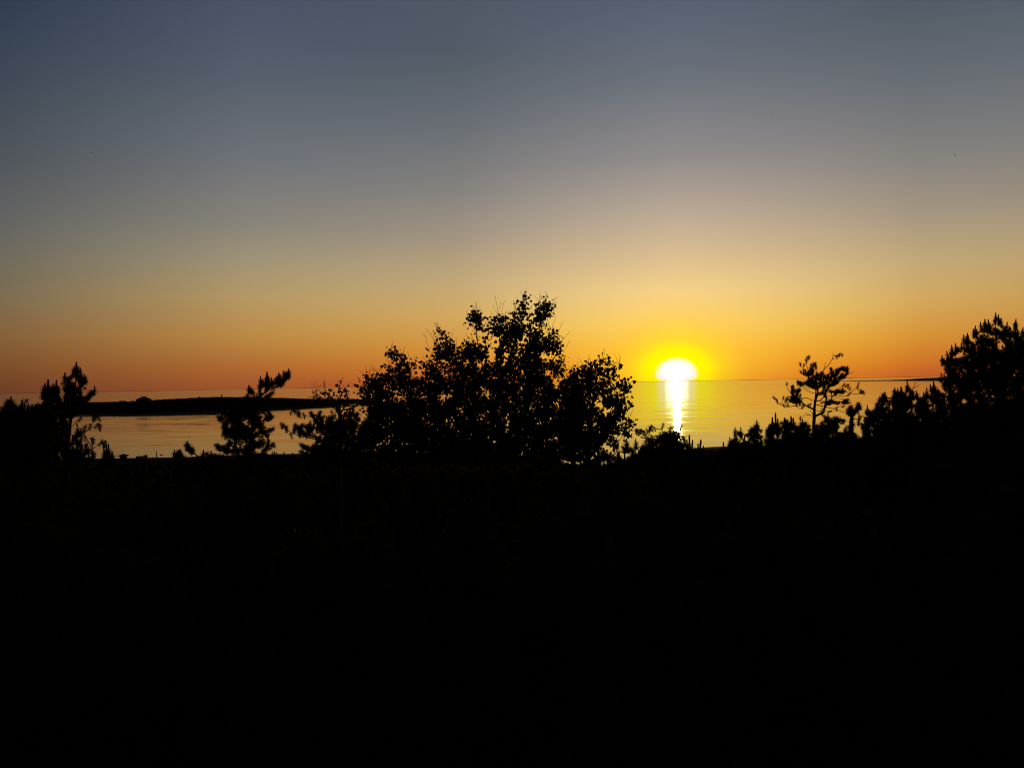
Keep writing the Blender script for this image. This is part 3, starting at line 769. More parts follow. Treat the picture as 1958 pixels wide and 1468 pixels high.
# ------------------------------------------------------------------ broadleaf trees
def make_aspen(label, Y, trunks, lobes, spacing, thick, holes=(), bare=(), n_parts=300, per=9, group='broadleaf trees', name='aspen_tree', r_base=.045, inset=4, size=1.0, stray=()):
    bx, by, _ = at(*trunks[0][0], Y)
    origin = np.array([bx, Y, ground_z(bx, Y) - .1])
    root = thing(name, label, 'broadleaf tree', tuple(origin), group)
    seeds = []
    for i, tr in enumerate(trunks):
        k = rng.uniform(-.5, .5)
        ln = [np.array(at(x, y, Y + (k * j / len(tr) if i else 0))) for j, (x, y) in enumerate(tr)]
        if i == 0: ln = [origin] + [q for q in ln if q[2] > origin[2] + .4]
        seeds.append(ln)
    A, edge, tops = px_attract(lobes, Y, spacing, thick, holes, inset)
    P, par, chain, n0 = grow(seeds, A, .3)
    # bare winter-like twig tips above the leaves
    wood(root, P, par, chain, M_ABARK, .0028, .47, origin, r_base, 26)
    a_, b_, r_ = [], [], []
    auto = []
    for q, t in zip(A, tops):
        if t or rng.random() < .05:
            for _ in range(rng.integers(1, 4)):
                v = np.array([rng.normal() * .38, rng.normal() * .3, 1.0]); auto.append([q, q + v * rng.uniform(.07, .2)])
    for tw in bare: 
        auto.append([np.array(at(x, y, Y)) for x, y in tw])
    for tw in auto:
        for u, v in zip(tw[:-1], tw[1:]):
            mid = (u + v) / 2 + rng.normal(size=3) * np.linalg.norm(v - u) * .05
            a_ += [u, mid]; b_ += [mid, v]; r_ += [.0028, .0022]
            if np.linalg.norm(v - u) > .12 and rng.random() < .7:
                w = mid + (v - u) * .35 + rng.normal(size=3) * .03; a_.append(mid); b_.append(w); r_.append(.0018)
    a_, b_ = np.array(a_) - origin, np.array(b_) - origin; r_ = np.array(r_)
    V, Q = tubes(a_, b_, r_, r_ * .6, 4); link('bare_twigs', mesh_np('bare_twigs', V, Q, M_ABARK), root, kind='stuff')
    # leaves
    parents = {tuple(np.round(P[i], 5)): P[par[i]] for i in range(n0, len(P))}
    PB = np.array([parents[tuple(np.round(a, 5))] for a in A])
    cnt = np.where(edge, int(per * .55), int(per * 1.25))
    low = A[:, 2] < EYE - .25
    cnt = np.where(low & ~edge, int(per * 1.9), cnt)
    pos = np.repeat(A, cnt, 0); back = np.repeat(PB - A, cnt, 0)
    n = len(pos)
    pos = pos + back * rng.random((n, 1)) ** 2 * .9 + rng.normal(size=(n, 3)) * .042
    R = rot_mats(n); size_ = rng.uniform(.42, 1.0, n) * size
    # leaf-sized gaps stay open where the crown is thin
    px = 979 + (pos[:, 0] * cs - (pos[:, 2] - EYE) * sn) / pos[:, 1] * F
    py = 733 - (pos[:, 0] * sn + (pos[:, 2] - EYE) * cs) / pos[:, 1] * F
    ok = np.ones(n, bool)
    for hx, hy, hr in holes: ok &= np.hypot(px - hx, py - hy) > hr
    pos, R, size_, px, py = pos[ok], R[ok], size_[ok], px[ok], py[ok]
    if stray:
        sp = np.array([at(x, y, Y - .1) for x, y in stray]); pos = np.concatenate([sp, pos]); R = np.concatenate([rot_mats(len(sp), 1.2), R]); size_ = np.concatenate([np.full(len(sp), 1.15), size_])
        px = np.concatenate([[s[0] for s in stray], px]); py = np.concatenate([[s[1] for s in stray], py])
    if n_parts:
        d = np.full(len(pos), 1e9)
        Q2 = np.stack([px, py], 1)
        for poly, _ in lobes:
            ins = inside(poly, Q2); ed = edge_dist(poly, Q2); ed[ins] *= 1.0; d = np.minimum(d, np.where(ins, ed, -ed))
        # the outermost leaves of the upper outline are the ones that read singly
        score = d + np.maximum(0, py - 800) * .3 - size_ * 3
        idx = np.argsort(score)[:n_parts]
        sel = np.zeros(len(pos), bool); sel[idx] = True
        lm = mesh_np('leaf', LEAF_OUT, LEAF_F, M_LEAF)
        for i in idx:
            o = link('leaf', lm, root)
            M = Matrix([[*R[i][r], 0] for r in range(3)] + [[0, 0, 0, 1]])
            o.matrix_local = Matrix.Translation(Vector(pos[i] - origin)) @ M @ Matrix.Scale(float(size_[i]), 4)
    else: sel = np.zeros(len(pos), bool)
    V, Fc = leaf_mesh(pos[~sel] - origin, R[~sel], size_[~sel], True)
    link('foliage', mesh_np('foliage', V, Fc, M_LEAF), root, kind='stuff')
    return root

MAIN = [(686, 752), (684, 738), (690, 731), (697, 718), (704, 717), (711, 722), (719, 714), (727, 716), (734, 703), (741, 697), (748, 701), (752, 706), (757, 700), (758, 690), (762, 692), (765, 680), (774, 684), (776, 692), (783, 690), (792, 685), (793, 695), (789, 703), (781, 707), (779, 716), (790, 717), (799, 718), (806, 725),
        (812, 717), (809, 706), (808, 695), (817, 687), (826, 690), (832, 683), (824, 673), (832, 676), (831, 662), (838, 657), (846, 658), (852, 655), (849, 645), (841, 634), (835, 625), (843, 627), (850, 632), (857, 640), (864, 651), (866, 658), (873, 663), (880, 668), (887, 657), (896, 652), (907, 652), (918, 659), (922, 646), (930, 637), (930, 626), (932, 613),
        (939, 607), (945, 602), (952, 607), (958, 607), (965, 601), (969, 610), (974, 617), (978, 604), (982, 594), (989, 590), (996, 585), (994, 579), (1000, 573), (1001, 562), (1005, 568), (1005, 577), (1006, 591), (999, 601), (999, 613), (1006, 620), (1012, 616), (1019, 609), (1027, 603), (1031, 598), (1033, 583), (1042, 580), (1044, 574), (1050, 580), (1057, 577),
        (1058, 592), (1053, 600), (1044, 604), (1042, 617), (1036, 621), (1038, 632), (1037, 645), (1043, 647), (1048, 637), (1050, 631), (1057, 630), (1064, 634), (1068, 645), (1074, 646), (1075, 658), (1067, 667), (1077, 673), (1084, 684), (1079, 690), (1071, 702), (1073, 709), (1085, 712), (1100, 716), (1115, 730), (1120, 760), (1118, 800), (1110, 840), (1090, 870), (1060, 888), (720, 890), (712, 850), (702, 810), (700, 780), (690, 765)]
RIGHT = [(1093, 716), (1092, 705), (1101, 705), (1111, 701), (1119, 699), (1124, 690), (1135, 693), (1140, 698), (1145, 689), (1153, 683), (1167, 687), (1164, 694), (1166, 703), (1175, 698), (1184, 695), (1178, 703), (1170, 709), (1177, 715), (1184, 723), (1192, 723), (1200, 727), (1208, 736), (1200, 740), (1201, 747), (1198, 755), (1191, 754), (1197, 763), (1209, 772), (1200, 773), (1190, 768), (1190, 777), (1192, 787), (1203, 797),
         (1210, 806), (1201, 809), (1190, 804), (1187, 813), (1197, 818), (1211, 829), (1204, 836), (1192, 838), (1180, 850), (1186, 862), (1170, 880), (1080, 888), (1080, 830), (1085, 760), (1075, 720)]
H1 = [(940, 674, 8), (942, 688, 5), (968, 676, 5), (966, 688, 4), (922, 692, 6), (890, 693, 4), (1046, 682, 7), (1038, 678, 5), (1054, 676, 5), (1004, 642, 4), (1000, 652, 4), (992, 652, 3), (938, 640, 4), (948, 644, 5), (952, 655, 4), (934, 652, 3),
      (920, 712, 3), (848, 688, 4), (850, 760, 2.5), (875, 778, 3), (778, 748, 2.5), (1000, 712, 2.5), (1006, 745, 2), (978, 768, 2), (745, 735, 2), (1067, 730, 4), (1072, 722, 3), (965, 724, 2), (899, 768, 2.5), (952, 770, 2), (990, 785, 2.5), (1044, 797, 2.5), (1063, 834, 3.5), (1040, 880, 3)]
H2 = [(1146, 773, 6), (1140, 771, 4), (1170, 778, 4), (1164, 783, 5), (1158, 784, 4), (1175, 757, 3.5), (1150, 760, 3), (1183, 745, 4), (1170, 749, 3), (1100, 740, 4), (1102, 748, 3), (1091, 755, 3), (1155, 735, 4), (1163, 733, 3), (1174, 729, 3), (1118, 775, 3.5), (1144, 812, 3), (1120, 805, 3), (1157, 794, 2.5), (1066, 832, 3), (1185, 760, 3), (1190, 804, 3),
      (1158, 831, 3), (1122, 866, 5), (1126, 872, 5), (1156, 851, 4), (1165, 857, 5), (1172, 858, 4), (1184, 845, 5), (1194, 850, 4), (1140, 868, 3), (1110, 862, 3), (1105, 870, 3)]
B1 = [[(912, 616), (911, 592), (911, 577)], [(897, 612), (893, 603), (892, 592)], [(953, 602), (952, 594), (948, 572), (947, 565)], [(953, 602), (955, 588), (958, 574)], [(957, 605), (960, 590), (965, 573)], [(952, 600), (945, 590), (941, 582)], [(961, 606), (966, 600), (970, 591)],
      [(1012, 600), (1014, 590), (1020, 580)], [(1001, 566), (1003, 558), (1007, 554)], [(1034, 584), (1034, 574), (1034, 562)], [(1043, 578), (1044, 568), (1045, 562)], [(1050, 580), (1058, 572), (1068, 567)], [(1052, 582), (1060, 578), (1067, 578)], [(1053, 628), (1049, 618), (1047, 610)], [(1057, 628), (1059, 615), (1063, 602)],
      [(1066, 634), (1072, 624), (1076, 612)], [(1075, 650), (1082, 641), (1090, 632)], [(992, 590), (990, 575), (988, 566)], [(1076, 672), (1083, 662), (1091, 650)], [(824, 673), (816, 655), (809, 634)], [(832, 660), (828, 646), (820, 635), (814, 627)], [(831, 655), (829, 642), (827, 632)], [(838, 655), (834, 646), (840, 636), (841, 622)],
      [(843, 626), (837, 620), (831, 616)], [(838, 622), (837, 614)], [(863, 650), (858, 640), (853, 632)], [(873, 663), (873, 655), (873, 644)], [(748, 700), (742, 690), (737, 680)], [(700, 718), (693, 712), (685, 706)], [(722, 714), (718, 707), (714, 703)], [(724, 713), (720, 706), (717, 700)], [(772, 684), (772, 676), (772, 669)],
      [(780, 684), (781, 676), (779, 671)], [(793, 686), (795, 681), (796, 677)], [(760, 680), (757, 673), (760, 668)], [(930, 636), (925, 625), (921, 615)], [(905, 652), (902, 642), (899, 636)]]
make_aspen('tall spreading broadleaf tree in the centre, left of the sun', 11.0,
    [[(930, 960), (935, 880), (945, 800), (960, 720), (985, 650), (1000, 600), (1002, 570)], [(938, 870), (900, 790), (870, 720), (850, 660), (838, 630)], [(936, 900), (870, 840), (800, 780), (765, 720), (758, 685)],
     [(945, 800), (935, 740), (920, 690), (913, 655), (905, 615), (900, 610)], [(960, 720), (1000, 680), (1030, 640), (1045, 600), (1047, 580)], [(944, 810), (1010, 760), (1050, 700), (1062, 650)], [(870, 840), (790, 820), (730, 770), (705, 730)], [(913, 655), (911, 630), (911, 605)], [(950, 760), (958, 690), (955, 640), (952, 608)]],
    [(MAIN, 1.0), ([(903, 596), (909, 593), (917, 595), (920, 605), (918, 614), (910, 617), (905, 609)], .8), ([(894, 612), (899, 609), (903, 615), (899, 620)], .8), ([(910, 624), (917, 620), (923, 622), (918, 630)], .8), ([(1027, 603), (1027, 592), (1027, 580), (1031, 573), (1034, 582), (1034, 600)], .8), ([(740, 678), (743, 672), (752, 669), (757, 676), (755, 683), (746, 684)], .8)],
    6.9, 95, H1, B1, 300, per=17, stray=[(1001, 568), (1000, 562), (1007, 595), (1010, 597), (1012, 600), (1014, 598), (926, 604), (929, 605), (684, 741), (691, 741), (1095, 703)])
make_aspen('smaller broadleaf tree, the one nearest left of the sun', 10.4,
    [[(1120, 960), (1122, 880), (1128, 820), (1135, 760), (1142, 715), (1150, 690)], [(1126, 840), (1160, 800), (1180, 760), (1192, 730)], [(1124, 860), (1170, 820), (1195, 805)], [(1130, 800), (1110, 750), (1100, 710)]],
    [(RIGHT, 1.0)], 6.9, 60, H2, [[(1153, 685), (1156, 672), (1157, 664)], [(1145, 690), (1142, 682)], [(1130, 691), (1129, 683)], [(1105, 703), (1104, 690)], [(1183, 696), (1186, 690), (1183, 689)], [(1095, 703), (1090, 698)], [(1098, 712), (1077, 700)], [(1200, 728), (1202, 720)], [(1178, 690), (1180, 702)]], 300, per=14,
    stray=[(1093, 706), (1207, 735), (1209, 772), (1209, 806)])
make_aspen('small leafy sapling in front of the right end of the island', 11.2,
    [[(650, 900), (652, 840), (650, 790), (640, 765)], [(650, 800), (625, 765), (608, 755)], [(650, 790), (650, 760), (648, 742)], [(651, 800), (665, 770), (662, 748)]],
    [([(597, 756), (600, 749), (604, 752), (609, 748), (614, 746), (619, 746), (621, 738), (626, 741), (628, 748), (631, 755), (640, 755), (644, 748), (643, 738), (649, 734), (653, 739), (654, 746), (660, 745), (661, 740), (665, 745), (671, 751), (668, 760), (662, 768), (605, 766)], .9),
     ([(630, 783), (640, 780), (655, 778), (675, 775), (690, 785), (686, 800), (660, 800), (640, 795)], 1)],
    7.6, 25, [(612, 755, 2.5), (633, 748, 4), (640, 747, 3)], [[(622, 740), (620, 735), (616, 737)], [(649, 736), (648, 731)], [(661, 743), (661, 736)], [(600, 750), (596, 748)]], 60, per=6, r_base=.03, group='broadleaf trees')

# ------------------------------------------------------------------ right-hand pines
make_pine('twiggy bushy pine below the sun glitter', 10.8, [(1270, 930), (1272, 880), (1272, 840)],
    [([(1196, 890), (1205, 866), (1222, 856), (1228, 842), (1236, 832), (1246, 826), (1256, 828), (1262, 820), (1272, 823), (1283, 817), (1294, 822), (1303, 824), (1311, 833), (1314, 846), (1326, 850), (1338, 856), (1348, 864), (1356, 876), (1356, 895), (1196, 895)], .9),
     ([(1212, 821), (1216, 817), (1224, 815), (1230, 818), (1240, 813), (1248, 809), (1246, 817), (1238, 824), (1226, 824), (1216, 825)], 1.0)],
    chains=[[(1235, 850), (1226, 836), (1216, 821)], [(1228, 838), (1238, 825), (1246, 812)], [(1262, 830), (1265, 820), (1268, 809)], [(1290, 830), (1300, 820), (1304, 811)]],
    holes=[(1280, 851, 3), (1262, 846, 3), (1215, 857, 4), (1235, 846, 3), (1246, 838, 2.5), (1300, 842, 3)], candles=[(1318.5, 829, 846), (1323.5, 839, 850), (1314, 838, 846), (1338.5, 838, 856), (1346, 850, 862), (1335, 846, 856)], m=30, nl=.036, spacing=8, auto_candle=False, r_base=.045)
make_pine('low dark pine filling the gap between the broadleaf tree and the twiggy pine', 12, [(1195, 940), (1195, 890), (1194, 862)],
    [([(1150, 895), (1158, 874), (1168, 866), (1180, 864), (1188, 850), (1198, 843), (1206, 852), (1215, 843), (1224, 850), (1236, 844), (1246, 860), (1246, 895)], .95)],
    holes=[(1176, 872, 4), (1190, 866, 4), (1203, 866, 3), (1219, 862, 4)], spacing=8, m=34, candles=[(1198, 836, 844), (1215, 837, 845)], auto_candle=False)
make_pine('lowest of the young pines in the dip right of the sun glitter', 12.5, [(1358, 940), (1360, 900), (1362, 880)],
    [([(1322, 895), (1334, 872), (1344, 868), (1352, 874), (1360, 870), (1370, 876), (1380, 870), (1392, 872), (1402, 895)], .9)],
    spacing=8, m=36, candles=[(1345, 860, 870), (1352, 864, 873), (1361, 862, 872), (1372, 868, 876), (1386, 866, 874)], auto_candle=False)
P8L = [(1346, 892), (1350, 872), (1358, 866), (1364, 870), (1372, 864), (1378, 861), (1385, 858), (1391, 850), (1396, 840), (1402, 834), (1406, 820), (1417, 821), (1421, 832), (1430, 828), (1432, 814), (1440, 808), (1447, 807), (1454, 816), (1462, 820), (1462, 850), (1450, 892)]
make_pine('young pine with thin tops where the slope begins to rise right of the sun', 12.2, [(1415, 920), (1418, 870), (1425, 830)], [(P8L, .75)],
    holes=[(1428, 835, 4), (1418, 840, 3), (1436, 845, 3), (1450, 838, 3), (1381, 878, 3), (1455, 825, 3)],
    candles=[(1359, 857, 868), (1384, 843, 860), (1378.5, 852, 862), (1405, 815, 822), (1417, 815, 823), (1447, 801, 808), (1396, 834, 842)], spacing=7.6, thick=45, m=34, nl=.042, auto_candle=False)
P8M = [(1455, 892), (1458, 840), (1463, 822), (1469, 815), (1473, 808), (1478, 806), (1488, 806), (1492, 812), (1499, 800), (1506, 798), (1510, 806), (1517, 806), (1523, 813), (1532, 804), (1540, 804), (1550, 810), (1556, 820), (1560, 892)]
make_pine('pine with a trio of tall finger-like shoots left of the old sparse pine', 11.6, [(1490, 920), (1488, 870), (1484, 812)], [(P8M, .9)],
    holes=[(1496, 820, 4), (1492, 833, 5), (1486, 836, 3), (1462, 832, 3), (1515, 825, 2.5)], candles=[(1483, 787, 808), (1476.5, 795.5, 810), (1487, 798, 809), (1513.5, 793, 808), (1517.5, 797, 808), (1470, 809, 817), (1534, 799, 806), (1500, 796, 803)], spacing=8, m=38, auto_candle=False)
P8R = [(1545, 892), (1552, 822), (1556, 812), (1566, 808), (1574, 800), (1578, 792), (1590, 794), (1597, 791), (1608, 797), (1618, 800), (1622, 812), (1630, 820), (1640, 826), (1645, 892)]
make_pine('rounded dark pine right beneath the old sparse pine', 13, [(1600, 930), (1602, 880), (1598, 810)], [(P8R, .85)], holes=[(1610, 812, 4), (1603, 820, 3), (1575, 808, 3), (1617, 815, 2.5)], spacing=8, m=38, candles=[(1583, 786, 795), (1578, 790, 797)], auto_candle=False)
make_pine('small round-headed pine under the right arm of the old sparse pine', 14, [(1630, 930), (1629, 860), (1628, 800), (1632, 780)],
    [([(1614, 783), (1618, 778), (1624, 774), (1630, 770), (1636, 772), (1641, 765), (1646, 768), (1648, 776), (1644, 784), (1638, 790), (1634, 800), (1636, 815), (1630, 825), (1622, 815), (1624, 795)], .75)], spacing=8, m=38, auto_candle=False, r_base=.04,
    chains=[[(1629, 812), (1640, 800), (1648, 795)]])
P10A = [(1640, 892), (1646, 830), (1643, 810), (1650, 795), (1655, 784), (1660, 777), (1666, 784), (1672, 771), (1679, 758), (1686, 750), (1691, 748), (1697, 758), (1703, 766), (1705, 752), (1709, 741), (1713, 744), (1719, 744), (1724, 740), (1727, 748), (1731, 738), (1736, 731), (1742, 738), (1748, 746), (1752, 758), (1750, 800), (1755, 892)]
make_pine('dense pine with upright shoots between the sparse pine and the tallest right pine', 13.5, [(1700, 930), (1702, 870), (1700, 760)], [(P10A, .85)], spacing=8, m=42, thick=70,
    candles=[(1691, 747, 757), (1687, 750, 758), (1711, 739, 747), (1717, 740, 748), (1723.5, 737, 752), (1725, 738, 752), (1735.5, 726, 738), (1643, 790, 802), (1659, 772, 782), (1682, 755, 762)], holes=[(1703, 776, 3), (1712, 800, 2)],
    chains=[[(1740, 760), (1745, 742), (1752, 729)], [(1745, 742), (1758, 735)]], dead=[[(1740, 760), (1745, 742), (1752, 729)], [(1745, 742), (1758, 735)]], auto_candle=False)
P10B = [(1742, 892), (1745, 800), (1750, 760), (1753, 750), (1758, 757), (1763, 757), (1766, 752), (1772, 743), (1777, 750), (1780, 738), (1786, 732), (1790, 742), (1797, 743), (1806, 750), (1815, 790), (1820, 892)]
make_pine('dense pine touching the left foot of the tallest right pine', 13, [(1780, 930), (1782, 870), (1784, 760)], [(P10B, .9)], spacing=8, m=42, holes=[(1775, 768, 3), (1784, 785, 2)],
    candles=[(1753, 744, 752), (1766.5, 748, 757), (1772.5, 739, 750), (1780, 733, 742), (1786.5, 727, 740), (1793, 740, 747)], auto_candle=False)
P11 = [(1796, 892), (1800, 760), (1802, 745), (1797, 736), (1801, 728), (1800, 714), (1806, 712), (1802, 703), (1806, 696), (1799, 687), (1801, 681), (1808, 686), (1812, 680), (1811, 672), (1816, 671), (1820, 661), (1825, 668), (1828, 658), (1834, 661), (1837, 668), (1841, 652), (1843, 641), (1849, 639), (1855, 645), (1859, 650), (1863, 644), (1861, 630), (1865, 624), (1871, 628), (1875, 617), (1879, 622), (1883, 612), (1888, 618), (1890, 612), (1896, 616), (1900, 606), (1904, 600), (1909, 604), (1914, 610), (1920, 620), (1925, 617), (1931, 627), (1934, 630), (1937, 620), (1942, 611), (1947, 619), (1950, 632), (1957, 628), (1975, 618), (2000, 600), (2040, 620), (2080, 700), (2080, 892)]
make_pine('tallest bushy pine on the right edge of the photo', 12.8, [(1915, 960), (1915, 880), (1912, 780), (1905, 700), (1904, 615)], [(P11, .92)], spacing=8.5, thick=130, m=40, nl=.05,
    holes=[(1873, 634, 3.5), (1886, 640, 3), (1871, 662, 3.5), (1904, 622, 2.5), (1912, 624, 3), (1896, 640, 2.5), (1914, 653, 3), (1907, 661, 2.5), (1912, 668, 2.5), (1838, 677, 3), (1934, 640, 3), (1830, 680, 3), (1853, 676, 2)],
    chains=[[(1912, 760), (1880, 700), (1865, 650), (1862, 632)], [(1913, 800), (1860, 740), (1830, 690), (1820, 668)], [(1913, 770), (1935, 700), (1941, 650), (1942, 618)]], r_base=.06, csize=.95, nscale=1.05, candles=[(x_, y_ - 3, y_ + 5) for x_, y_ in ((1904, 599), (1909, 603), (1883, 611), (1890, 612), (1875, 617), (1865, 624), (1849, 638), (1843, 641), (1828, 657), (1820, 661), (1811, 672), (1801, 681), (1925, 617), (1914, 609), (1942, 611), (1933, 627), (1956, 627), (1838, 656), (1800, 714), (1861, 630))])
make_pine('hidden-foot pine filling the lower right slope edge', 10, [(1930, 1100), (1925, 960), (1920, 880)], [([(1830, 1000), (1840, 880), (1870, 850), (1900, 830), (1960, 820), (2020, 840), (2060, 900), (2060, 1000)], 1.3)], spacing=10, m=30, auto_candle=False)

# the old sparse pine
T = [(1556, 860), (1556, 812), (1557, 795), (1557, 782), (1558, 772), (1559, 765), (1560, 752), (1560, 740), (1559, 728), (1556, 718), (1550, 706)]
CH = [[(1558, 770), (1568, 765), (1575, 758), (1579, 748), (1583, 740), (1590, 733), (1600, 723), (1610, 713), (1620, 705)],
      [(1559, 730), (1566, 720), (1575, 706), (1584, 697), (1591, 686), (1593, 680), (1600, 679), (1605, 676)],
      [(1593, 682), (1593, 673)], [(1590, 688), (1598, 684)], [(1578, 703), (1579, 692)],
      [(1556, 718), (1547, 710), (1543, 700), (1542, 690), (1543, 682)], [(1543, 700), (1550, 695), (1560, 693)], [(1547, 710), (1538, 708), (1532, 700), (1530, 693)], [(1552, 712), (1536, 716), (1530, 708)],
      [(1557, 776), (1540, 774), (1520, 775), (1505, 777), (1492, 772), (1483, 764), (1479, 757)], [(1520, 776), (1530, 780), (1537, 776)], [(1492, 772), (1497, 765), (1499, 757)], [(1505, 777), (1500, 768), (1503, 760)],
      [(1558, 767), (1551, 764), (1545, 760), (1535, 760), (1525, 762), (1516, 755), (1509, 747), (1505, 740), (1504, 731)], [(1525, 762), (1515, 765), (1508, 762)],
      [(1559, 752), (1548, 748), (1540, 744), (1533, 738), (1530, 730)], [(1559, 748), (1545, 742), (1535, 736), (1525, 729)], [(1558, 745), (1550, 735), (1540, 728), (1526, 728)],
      [(1559, 775), (1575, 776), (1592, 780), (1605, 784), (1616, 788), (1624, 789)], [(1592, 781), (1606, 776), (1615, 775)], [(1560, 779), (1566, 785), (1573, 791), (1576, 796)], [(1570, 787), (1580, 784), (1590, 785)],
      [(1572, 762), (1590, 764), (1605, 768), (1620, 768), (1626, 768)], [(1580, 757), (1600, 755), (1615, 757), (1625, 752)], [(1588, 756), (1600, 760), (1612, 762), (1622, 763)],
      [(1582, 745), (1600, 748), (1618, 748), (1632, 752), (1642, 752), (1649, 747)], [(1618, 748), (1630, 746), (1637, 741), (1640, 736), (1642, 731)], [(1600, 746), (1612, 740), (1621, 734)], [(1596, 746), (1606, 740), (1615, 733)],
      [(1609, 715), (1622, 714), (1634, 710)], [(1605, 720), (1618, 722), (1630, 723)],
      [(1556, 793), (1548, 792), (1540, 793), (1530, 797)], [(1556, 790), (1551, 786), (1548, 783)], [(1545, 792), (1540, 788)]]
DEAD = [CH[2], CH[3], CH[4], CH[11]] + CH[-5:]
make_pine('old sparse wind-shaped pine with bare trunk, standing alone right of the sun', 20, T,
    [([(1533, 712), (1537, 702), (1545, 706), (1548, 694), (1558, 690), (1562, 700), (1556, 710), (1560, 718), (1545, 722)], 1.25),
     ([(1548, 722), (1560, 711), (1573, 707), (1582, 714), (1590, 708), (1598, 703), (1606, 701), (1610, 696), (1616, 698), (1623, 699), (1624, 712), (1618, 720), (1608, 724), (1604, 732), (1590, 736), (1575, 742), (1556, 742), (1540, 735), (1528, 734), (1524, 728), (1538, 727)], 1.0),
     ([(1511, 737), (1517, 734), (1522, 742), (1530, 740), (1533, 752), (1531, 764), (1528, 771), (1515, 770), (1506, 764), (1512, 752)], 1.05),
     ([(1586, 703), (1589, 700), (1593, 706), (1590, 712)], .8),
     ([(1588, 742), (1600, 742), (1612, 739), (1618, 746), (1612, 751), (1598, 752), (1588, 750)], 1.2),
     ([(1562, 748), (1575, 742), (1585, 742), (1580, 752), (1565, 755)], 1.3),
     ([(1572, 766), (1588, 762), (1600, 765), (1612, 763), (1618, 760), (1624, 762), (1620, 769), (1604, 771), (1580, 773)], 1.2)],
    chains=CH, dead=DEAD, spacing=4.6, thick=22, inset=2.5, m=42, nl=.046, nw=.0048, auto_candle=False, r_tip=.006, r_base=.043, bf=.5, skirt=False, nscale=1.45, inner=0, group='pines on the slope',
    tufts=[(1545, 681), (1547, 679), (1541, 687), (1538, 695), (1560, 698), (1606, 675), (1609, 675), (1599, 679), (1648, 746), (1651, 748), (1645, 745), (1640, 738), (1622, 735), (1484, 761), (1486, 765), (1506, 757), (1498, 757), (1505, 762), (1516, 736), (1519, 743), (1506, 770), (1525, 728), (1528, 730), (1533, 762), (1546, 772), (1550, 771), (1571, 782), (1574, 780), (1600, 779), (1625, 740), (1530, 797),
            (1498, 772), (1512, 762), (1524, 765), (1526, 762), (1528, 766), (1522, 769)])

# ------------------------------------------------------------------ filler pines and undergrowth on the slope
def filler(seed, h, w):
    r = np.random.default_rng(seed); n = 330
    z = h * (.12 + .86 * r.random(n) ** .8); rad = w * (1 - z / h) ** .8 * np.sqrt(r.random(n)) + .05; a = r.random(n) * 6.283
    A = np.stack([rad * np.cos(a), rad * np.sin(a), z + .15 * rad], 1)
    P, par, chain, n0 = grow([[(0, 0, -.2), (0.05, 0, h * .5), (0, 0, h * .97)]], A, .5)
    root = thing('pine_tree', 'x', 'pine tree', (0, 0, -500)); wood(root, P, par, chain, M_BARK, .006, .45, np.zeros(3), .06, 0)
    g = np.arange(n0, len(P)); D = P[g] - P[par[g]]; D = D / (np.linalg.norm(D, axis=1, keepdims=True) + 1e-9) + np.array([0, 0, .7])
    V, Fc = needles(P[g], D, 60, .14, .022, (20, 80), .25)
    link('needles', mesh_np('needles', V, Fc, M_NEEDLE), root, kind='stuff')
    return root
FILL = [filler(s, h, w) for s, h, w in ((3, 4.2, 1.3), (4, 4.6, 1.6), (5, 3.8, 1.5))]
def place_fillers():
    fr = random.Random(5); first = [True] * 3
    rows = [(7.2, 9), (9.5, 12), (14, 19), (17.5, 19), (23, 18), (32, 15)]
    limit_x = [-100, 90, 130, 190, 230, 330, 400, 590, 640, 720, 1000, 1150, 1230, 1260, 1320, 1345, 1385, 1410, 1480, 1640, 1700, 1800, 2060]
    limit_y = [820, 835, 870, 888, 903, 903, 884, 878, 850, 862, 870, 868, 858, 842, 850, 866, 864, 842, 826, 826, 795, 770, 740]
    for Y, n in rows:
        for i in range(n):
            px = -60 + (i + fr.uniform(.2, .8)) / n * 2080; yy = Y * fr.uniform(.92, 1.1)
            x = at(px, 900, yy)[0]; g = ground_z(x, yy)
            ztop = at(px, np.interp(px, limit_x, limit_y) + ((fr.uniform(-16, 8) if px > 1240 else fr.uniform(-4, 30)) if Y > 13 else fr.uniform(60, 160)), yy)[2]
            k = fr.randrange(3); H = (4.2, 4.6, 3.8)[k]; s = (ztop - g) / H
            if s < .25: continue
            s = min(s, 1.8)
            src = FILL[k]
            if first[k]: o = src; first[k] = False
            else:
                o = src.copy(); C.objects.link(o)
                for ch in src.children:
                    c = ch.copy(); C.objects.link(c); c.parent = o
            o.location = (x, yy, g - .1); o.rotation_euler = (0, 0, fr.uniform(0, 6.28)); o.scale = (s * 1.25 if s < 1 else s, s * 1.25 if s < 1 else s, s)
            o['label'] = 'dark pine lost in the black shade of the slope'; o['group'] = 'dark pines in the shade of the slope'
place_fillers()

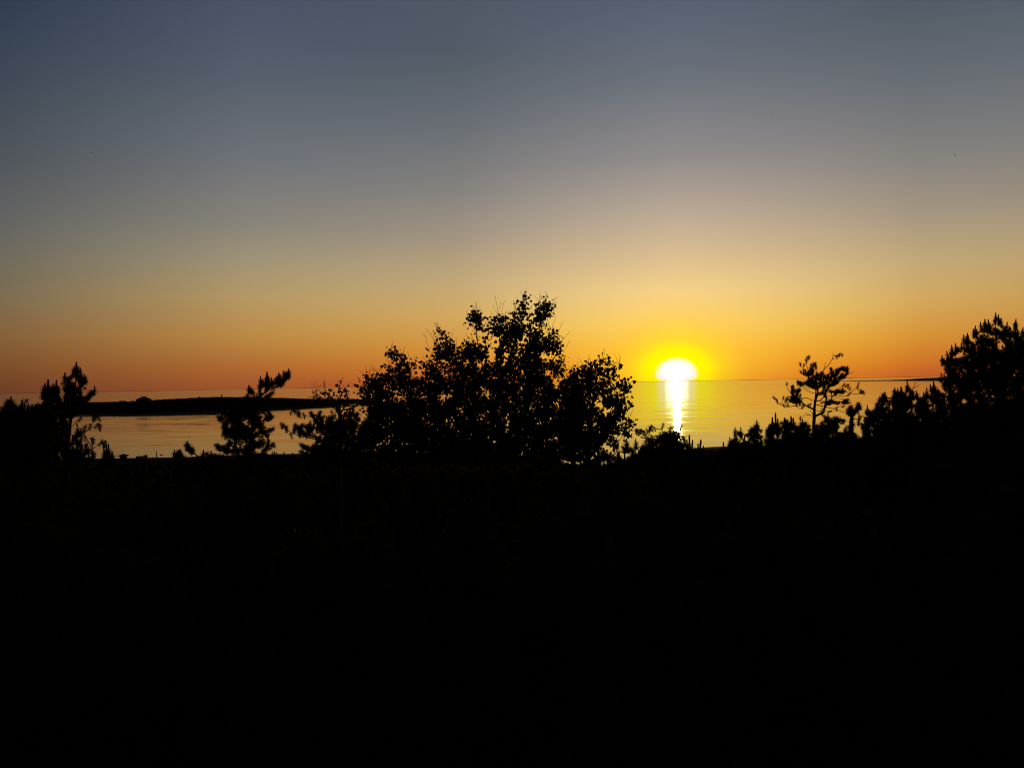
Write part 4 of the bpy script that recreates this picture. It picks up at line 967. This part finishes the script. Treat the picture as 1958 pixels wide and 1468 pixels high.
def undergrowth():
    n = 26000
    Yv = 4 + 60 * rng.random(n) ** 1.7; X = (rng.random(n) - .5) * 2 * (Yv * .75 + 3)
    Z = np.array([ground_z(x, y) for x, y in zip(X, Yv)])
    pos = np.stack([X, Yv, Z], 1); D = np.stack([rng.normal(size=n) * .35, rng.normal(size=n) * .35, np.ones(n)], 1)
    V, Fc = needles(pos, D, 5, .42, .022, (2, 30), .0)
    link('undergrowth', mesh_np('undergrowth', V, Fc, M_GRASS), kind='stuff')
undergrowth()

def scrub():
    n = 26000                                             # low willow and crowberry scrub on the plain behind the dune
    Yv = 45 + 176 * rng.random(n); X = (rng.random(n) - .5) * 2 * (Yv * .72)
    keep = np.array([ground_z(x, y) > .1 and noise.noise(Vector((x * .05, y * .05, 2))) > -.6 for x, y in zip(X, Yv)]); X, Yv = X[keep], Yv[keep]
    Z = np.array([ground_z(x, y) for x, y in zip(X, Yv)])
    H = np.interp(Yv, [45, 190, 221], [.9, .6, .18])
    pos = np.stack([X, Yv, Z - .05], 1); D = np.tile(np.array([[0, 0, 1.]]), (len(X), 1))
    V, Fc = needles(pos, D, 9, 1.0, .34, (5, 65), 0)
    Zb = np.repeat(Z, 27); V[:, 2] = Zb + (V[:, 2] - Zb) * np.repeat(H, 27)
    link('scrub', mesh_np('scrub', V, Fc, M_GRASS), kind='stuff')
scrub()

def island_heath():
    me = bpy.data.objects['island'].data; n = len(me.vertices); co = np.zeros(n * 3); me.vertices.foreach_get('co', co); co = co.reshape(160, 26, 3)
    k = 22000; u = rng.random(k) * 158.99; v = 2.6 + rng.random(k) * 20
    i, j = u.astype(int), v.astype(int); fu, fv = (u - i)[:, None], (v - j)[:, None]
    p = (co[i, j] * (1 - fu) + co[i + 1, j] * fu) * (1 - fv) + (co[i, j + 1] * (1 - fu) + co[i + 1, j + 1] * fu) * fv
    p = p[p[:, 2] > .25]
    V, Fc = needles(p - np.array([0, 0, .1]), np.tile(np.array([[0, 0, 1.]]), (len(p), 1)), 6, 1.15, 1.1, (5, 70), 0)
    link('heath', mesh_np('heath', V, Fc, M_GRASS), kind='stuff')
island_heath()
print('tris', sum(len(m.polygons) for m in bpy.data.meshes), 'objects', len(bpy.data.objects))
